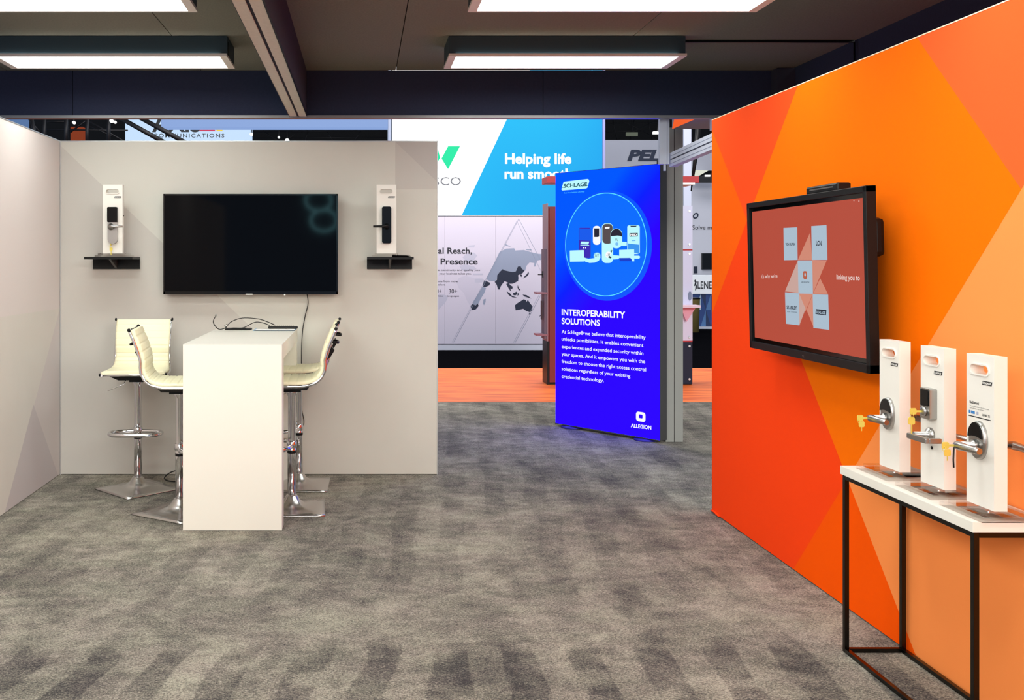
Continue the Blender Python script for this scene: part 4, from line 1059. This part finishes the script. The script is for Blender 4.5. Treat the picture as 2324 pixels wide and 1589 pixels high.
# column, slanted pole, cream canopy
p0 = at(1552, 293, 20); p1 = at(1569, 700, 20)
o = MB().box(p0.x, p1.x, 20, 20.2, .01, 4.9).build('booth_column', mat('pale_column', (196, 202, 222), .7)); tag(o, 'pale column of the far booth beside the grey post', 'column')
a_, c_ = at(1580, 345, 17), at(1568.5, 434, 17)
o = MB().tube([a_ + Vector((.05, 0, .6)), a_, c_], [.05, .045, .01], 8).build('slanted_pole', M['black']); tag(o, 'slanted black pole crossing the gap above the red kiosk top', 'pole'); hanger(o, a_.x + .05, 17, a_.z + .6)
t = thing('booth_canopy', 'cream canopy edge with dark underside in the far right gap', 'canopy', (0, 23, 0))
MB().prism([onp(t, *p) for p in ((1572, 386), (1608, 387), (1585, 400), (1573, 406))], 0, .3).build('cream_face', mat('cream_face', (206, 208, 190), .7), t)
MB().prism([onp(t, *p) for p in ((1573, 407), (1585, 401), (1620, 392), (1660, 395), (1660, 413), (1573, 413))], .02, .3).build('dark_underside', M['truss'], t)
MB().prism([onp(t, *p) for p in ((1574, 335), (1650, 325), (1650, 384), (1574, 385))], .31, .4).build('upper_panel', M['greywall'], t)
hanger(t, onp(t, 1640, 390)[0], .2, onp(t, 1640, 394)[1]); b = MB(); p0 = onp(t, 1600, 399); b.box(p0[0], p0[0] + .12, -.02, .02, p0[1] - .02, p0[1] + .02); b.build('spotlight', mat('hall_lamp_glow', (255, 255, 250), .4, emit=1.5), t)

# ---------------------------------------------------------------- hall behind: dark wall, trusses, signs in the strip above the partition
o = MB().box(-25, 40, 45, 45.3, 0, 14).build('wall_hall', M['hall']); tag(o, 'dark far side of the exhibition hall', kind='structure')
o = MB().box(-25, 40, 7.3, 45, 11, 11.2).build('ceiling', M['hall']); tag(o, 'black hall roof high above the far booths', kind='structure')
t = thing('hanging_sign', 'pale blue hanging sign with red and yellow triangles over the left partition', 'sign', (0, 26, 0))
c0 = onp(t, 284, 330); c1 = onp(t, 570, 180); hanger(t, c0[0] + .5, .15, c1[1])
skyb = mat('pale_sky_sign', (200, 226, 255), .5, emit=1.0)  # emission raised to bring the sign face up to its colour
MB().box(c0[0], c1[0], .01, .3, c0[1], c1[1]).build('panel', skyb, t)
ptext(t, 'AXIS', (345, 298.5), (455, 298.5), 262, M['logo_k'], off=.0, bold=.03)
poly(t, 'red_triangle', pp(t, [(452, 298), (489, 298), (478, 270), (468, 270)]), mat('sign_red', (205, 20, 70), .5), .012); poly(t, 'yellow_triangle', pp(t, [(492, 298), (506, 298), (492, 262), (482, 270)]), mat('sign_yellow', (245, 205, 30), .5), .012)
poly(t, 'grey_cover', pp(t, [(330, 283), (350, 292), (330, 297)]), skyb, .013)
ptext(t, 'COMMUNICATIONS', (348, 312), (509, 312), 303, M['logo_k'], off=.0, bold=.01, space=1.25)
t = thing('header_beam', 'long pale blue header beam above the left partition', 'beam', (0, 21, 0))
c0 = onp(t, 366, 289); c1 = onp(t, 884, 268)
MB().box(c0[0], c1[0], 0, .4, c0[1], c1[1] + .4).build('panel', mat('periwinkle', (150, 180, 236), .6, emit=.85), t)  # emission in the beam colour stands in for light falling on it
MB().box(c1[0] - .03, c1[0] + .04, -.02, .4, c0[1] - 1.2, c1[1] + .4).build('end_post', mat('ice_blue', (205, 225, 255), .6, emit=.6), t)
def truss(name, pts, Y, wpx, label):
    r_ = wpx / 2 * Y / F
    top = at(pts[0][0][0], pts[0][0][1], Y)
    t_ = thing(name, label, 'truss', (0, 0, 0))
    for a, c in pts: MB().tube([at(a[0], a[1], Y), at(c[0], c[1], Y)], r_, 6).build('truss_bar', M['truss'], t_)
    MB().tube([top, (top.x, top.y, 11.0)], .02, 6).build('hanger', M['truss'], t_)
    return t_
truss('truss', [((255, 258), (378, 326)), ((302, 258), (425, 326))], 18, 12, 'two thick black diagonal struts crossing the pale hanging sign')
truss('truss', [((70, 262), (84, 330)), ((100, 262), (101, 330)), ((150, 262), (150, 330)), ((198, 262), (198, 330)), ((246, 262), (247, 330))], 19, 9, 'black vertical truss posts above the left corner of the booth')
truss('truss', [((60, 264), (90, 300)), ((180, 262), (290, 326)), ((100, 294), (290, 296)), ((100, 276), (150, 276)), ((205, 286), (255, 310)), ((160, 300), (200, 270))], 19.5, 4, 'thin black lattice bars of the truss above the left corner')
truss('truss', [((575, 300), (880, 296)), ((575, 314), (880, 312)), ((600, 300), (640, 326)), ((700, 296), (690, 326)), ((740, 296), (760, 326)), ((820, 296), (800, 326)), ((640, 326), (680, 296))], 36, 2.2, 'distant roof truss seen above the television wall')
truss('truss', [((1375, 280), (1505, 278)), ((1375, 300), (1505, 296)), ((1390, 268), (1400, 318)), ((1440, 268), (1430, 318)), ((1470, 268), (1480, 318)), ((1400, 268), (1500, 318)), ((1500, 268), (1400, 318))], 38, 1.8, 'distant roof truss seen right of the glowing sign')
p0 = at(26, 292, 24); p1 = at(60, 264, 24)
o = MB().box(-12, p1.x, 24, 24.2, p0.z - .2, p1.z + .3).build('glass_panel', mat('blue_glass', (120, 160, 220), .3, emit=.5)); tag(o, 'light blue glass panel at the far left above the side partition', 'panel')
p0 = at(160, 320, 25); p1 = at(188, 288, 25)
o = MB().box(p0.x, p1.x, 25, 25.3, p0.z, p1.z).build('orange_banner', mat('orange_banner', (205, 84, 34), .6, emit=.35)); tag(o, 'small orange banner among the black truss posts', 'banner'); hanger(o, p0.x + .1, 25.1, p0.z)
glow = mat('spot_glow', (255, 255, 255), .4, emit=3)
for i, (px, py, rr, lb) in enumerate([(169, 279, 3.2, 'small round hall spotlight above the orange banner'), (254, 275, 4, 'small round hall spotlight left of the diagonal struts'), (262, 278, 3, 'smaller spotlight touching the diagonal strut'),
                     (571, 305, 3.5, 'hall spotlight at the right end of the pale hanging sign'), (652, 320, 5, 'cluster spotlight over the middle of the television wall'), (633, 312, 2.5, 'faint spotlight left of the cluster light')]):
    p = at(px, py, 17.8 if i < 3 else 25.5); q_ = rr * p.y / F
    o = MB().lathe([(q_ * .6, -.1), (q_, -.05), (q_, 0)], 12, axis='y', base=tuple(p)).build('spotlight', glow); tag(o, lb, 'spotlight', 'hall spotlights'); hanger(o, p.x, p.y - .03, p.z)
for i, (px, py, w_, h_, lb) in enumerate([(1433, 305, 26, 8, 'left bright panel light in the dark roof right of the glowing sign'), (1491, 302, 20, 5, 'right bright panel light in the dark roof beside the header frame')]):
    p = at(px, py, 36); q_ = 36 / F
    o = MB().box(p.x - w_*q_/2, p.x + w_*q_/2, 35.9, 36, p.z - h_*q_/2, p.z + h_*q_/2).build('panel_light', glow if i else mat('dim_panel_glow', (150, 160, 140), .5, emit=.35)); tag(o, lb, 'lamp'); hanger(o, p.x, 35.95, p.z)

for cx_, cz_, lb in ((-.79, 2.41, 'lower glowing ring light, mirrored in the upper right of the dark television'), (-.91, 2.84, 'upper glowing ring light, mirrored at the top right of the dark television')):
    t = thing('ring_light', lb, 'light', (cx_, -6.0 if cz_ < 2.5 else -6.2, cz_), group='ring lights behind the viewer')
    P_ = [(.27 * math.cos(a), 0, .22 * math.sin(a)) for a in [2*math.pi*i/32 for i in range(32)]]
    MB().tube(P_, .03, 8, closed=True).build('ring', mat('ring_glow', (150, 225, 235), .4, emit=14), t)
    MB().tube([(0, 0, .2), (0, 0, 4)], .01, 6).build('hanger', M['black'], t)
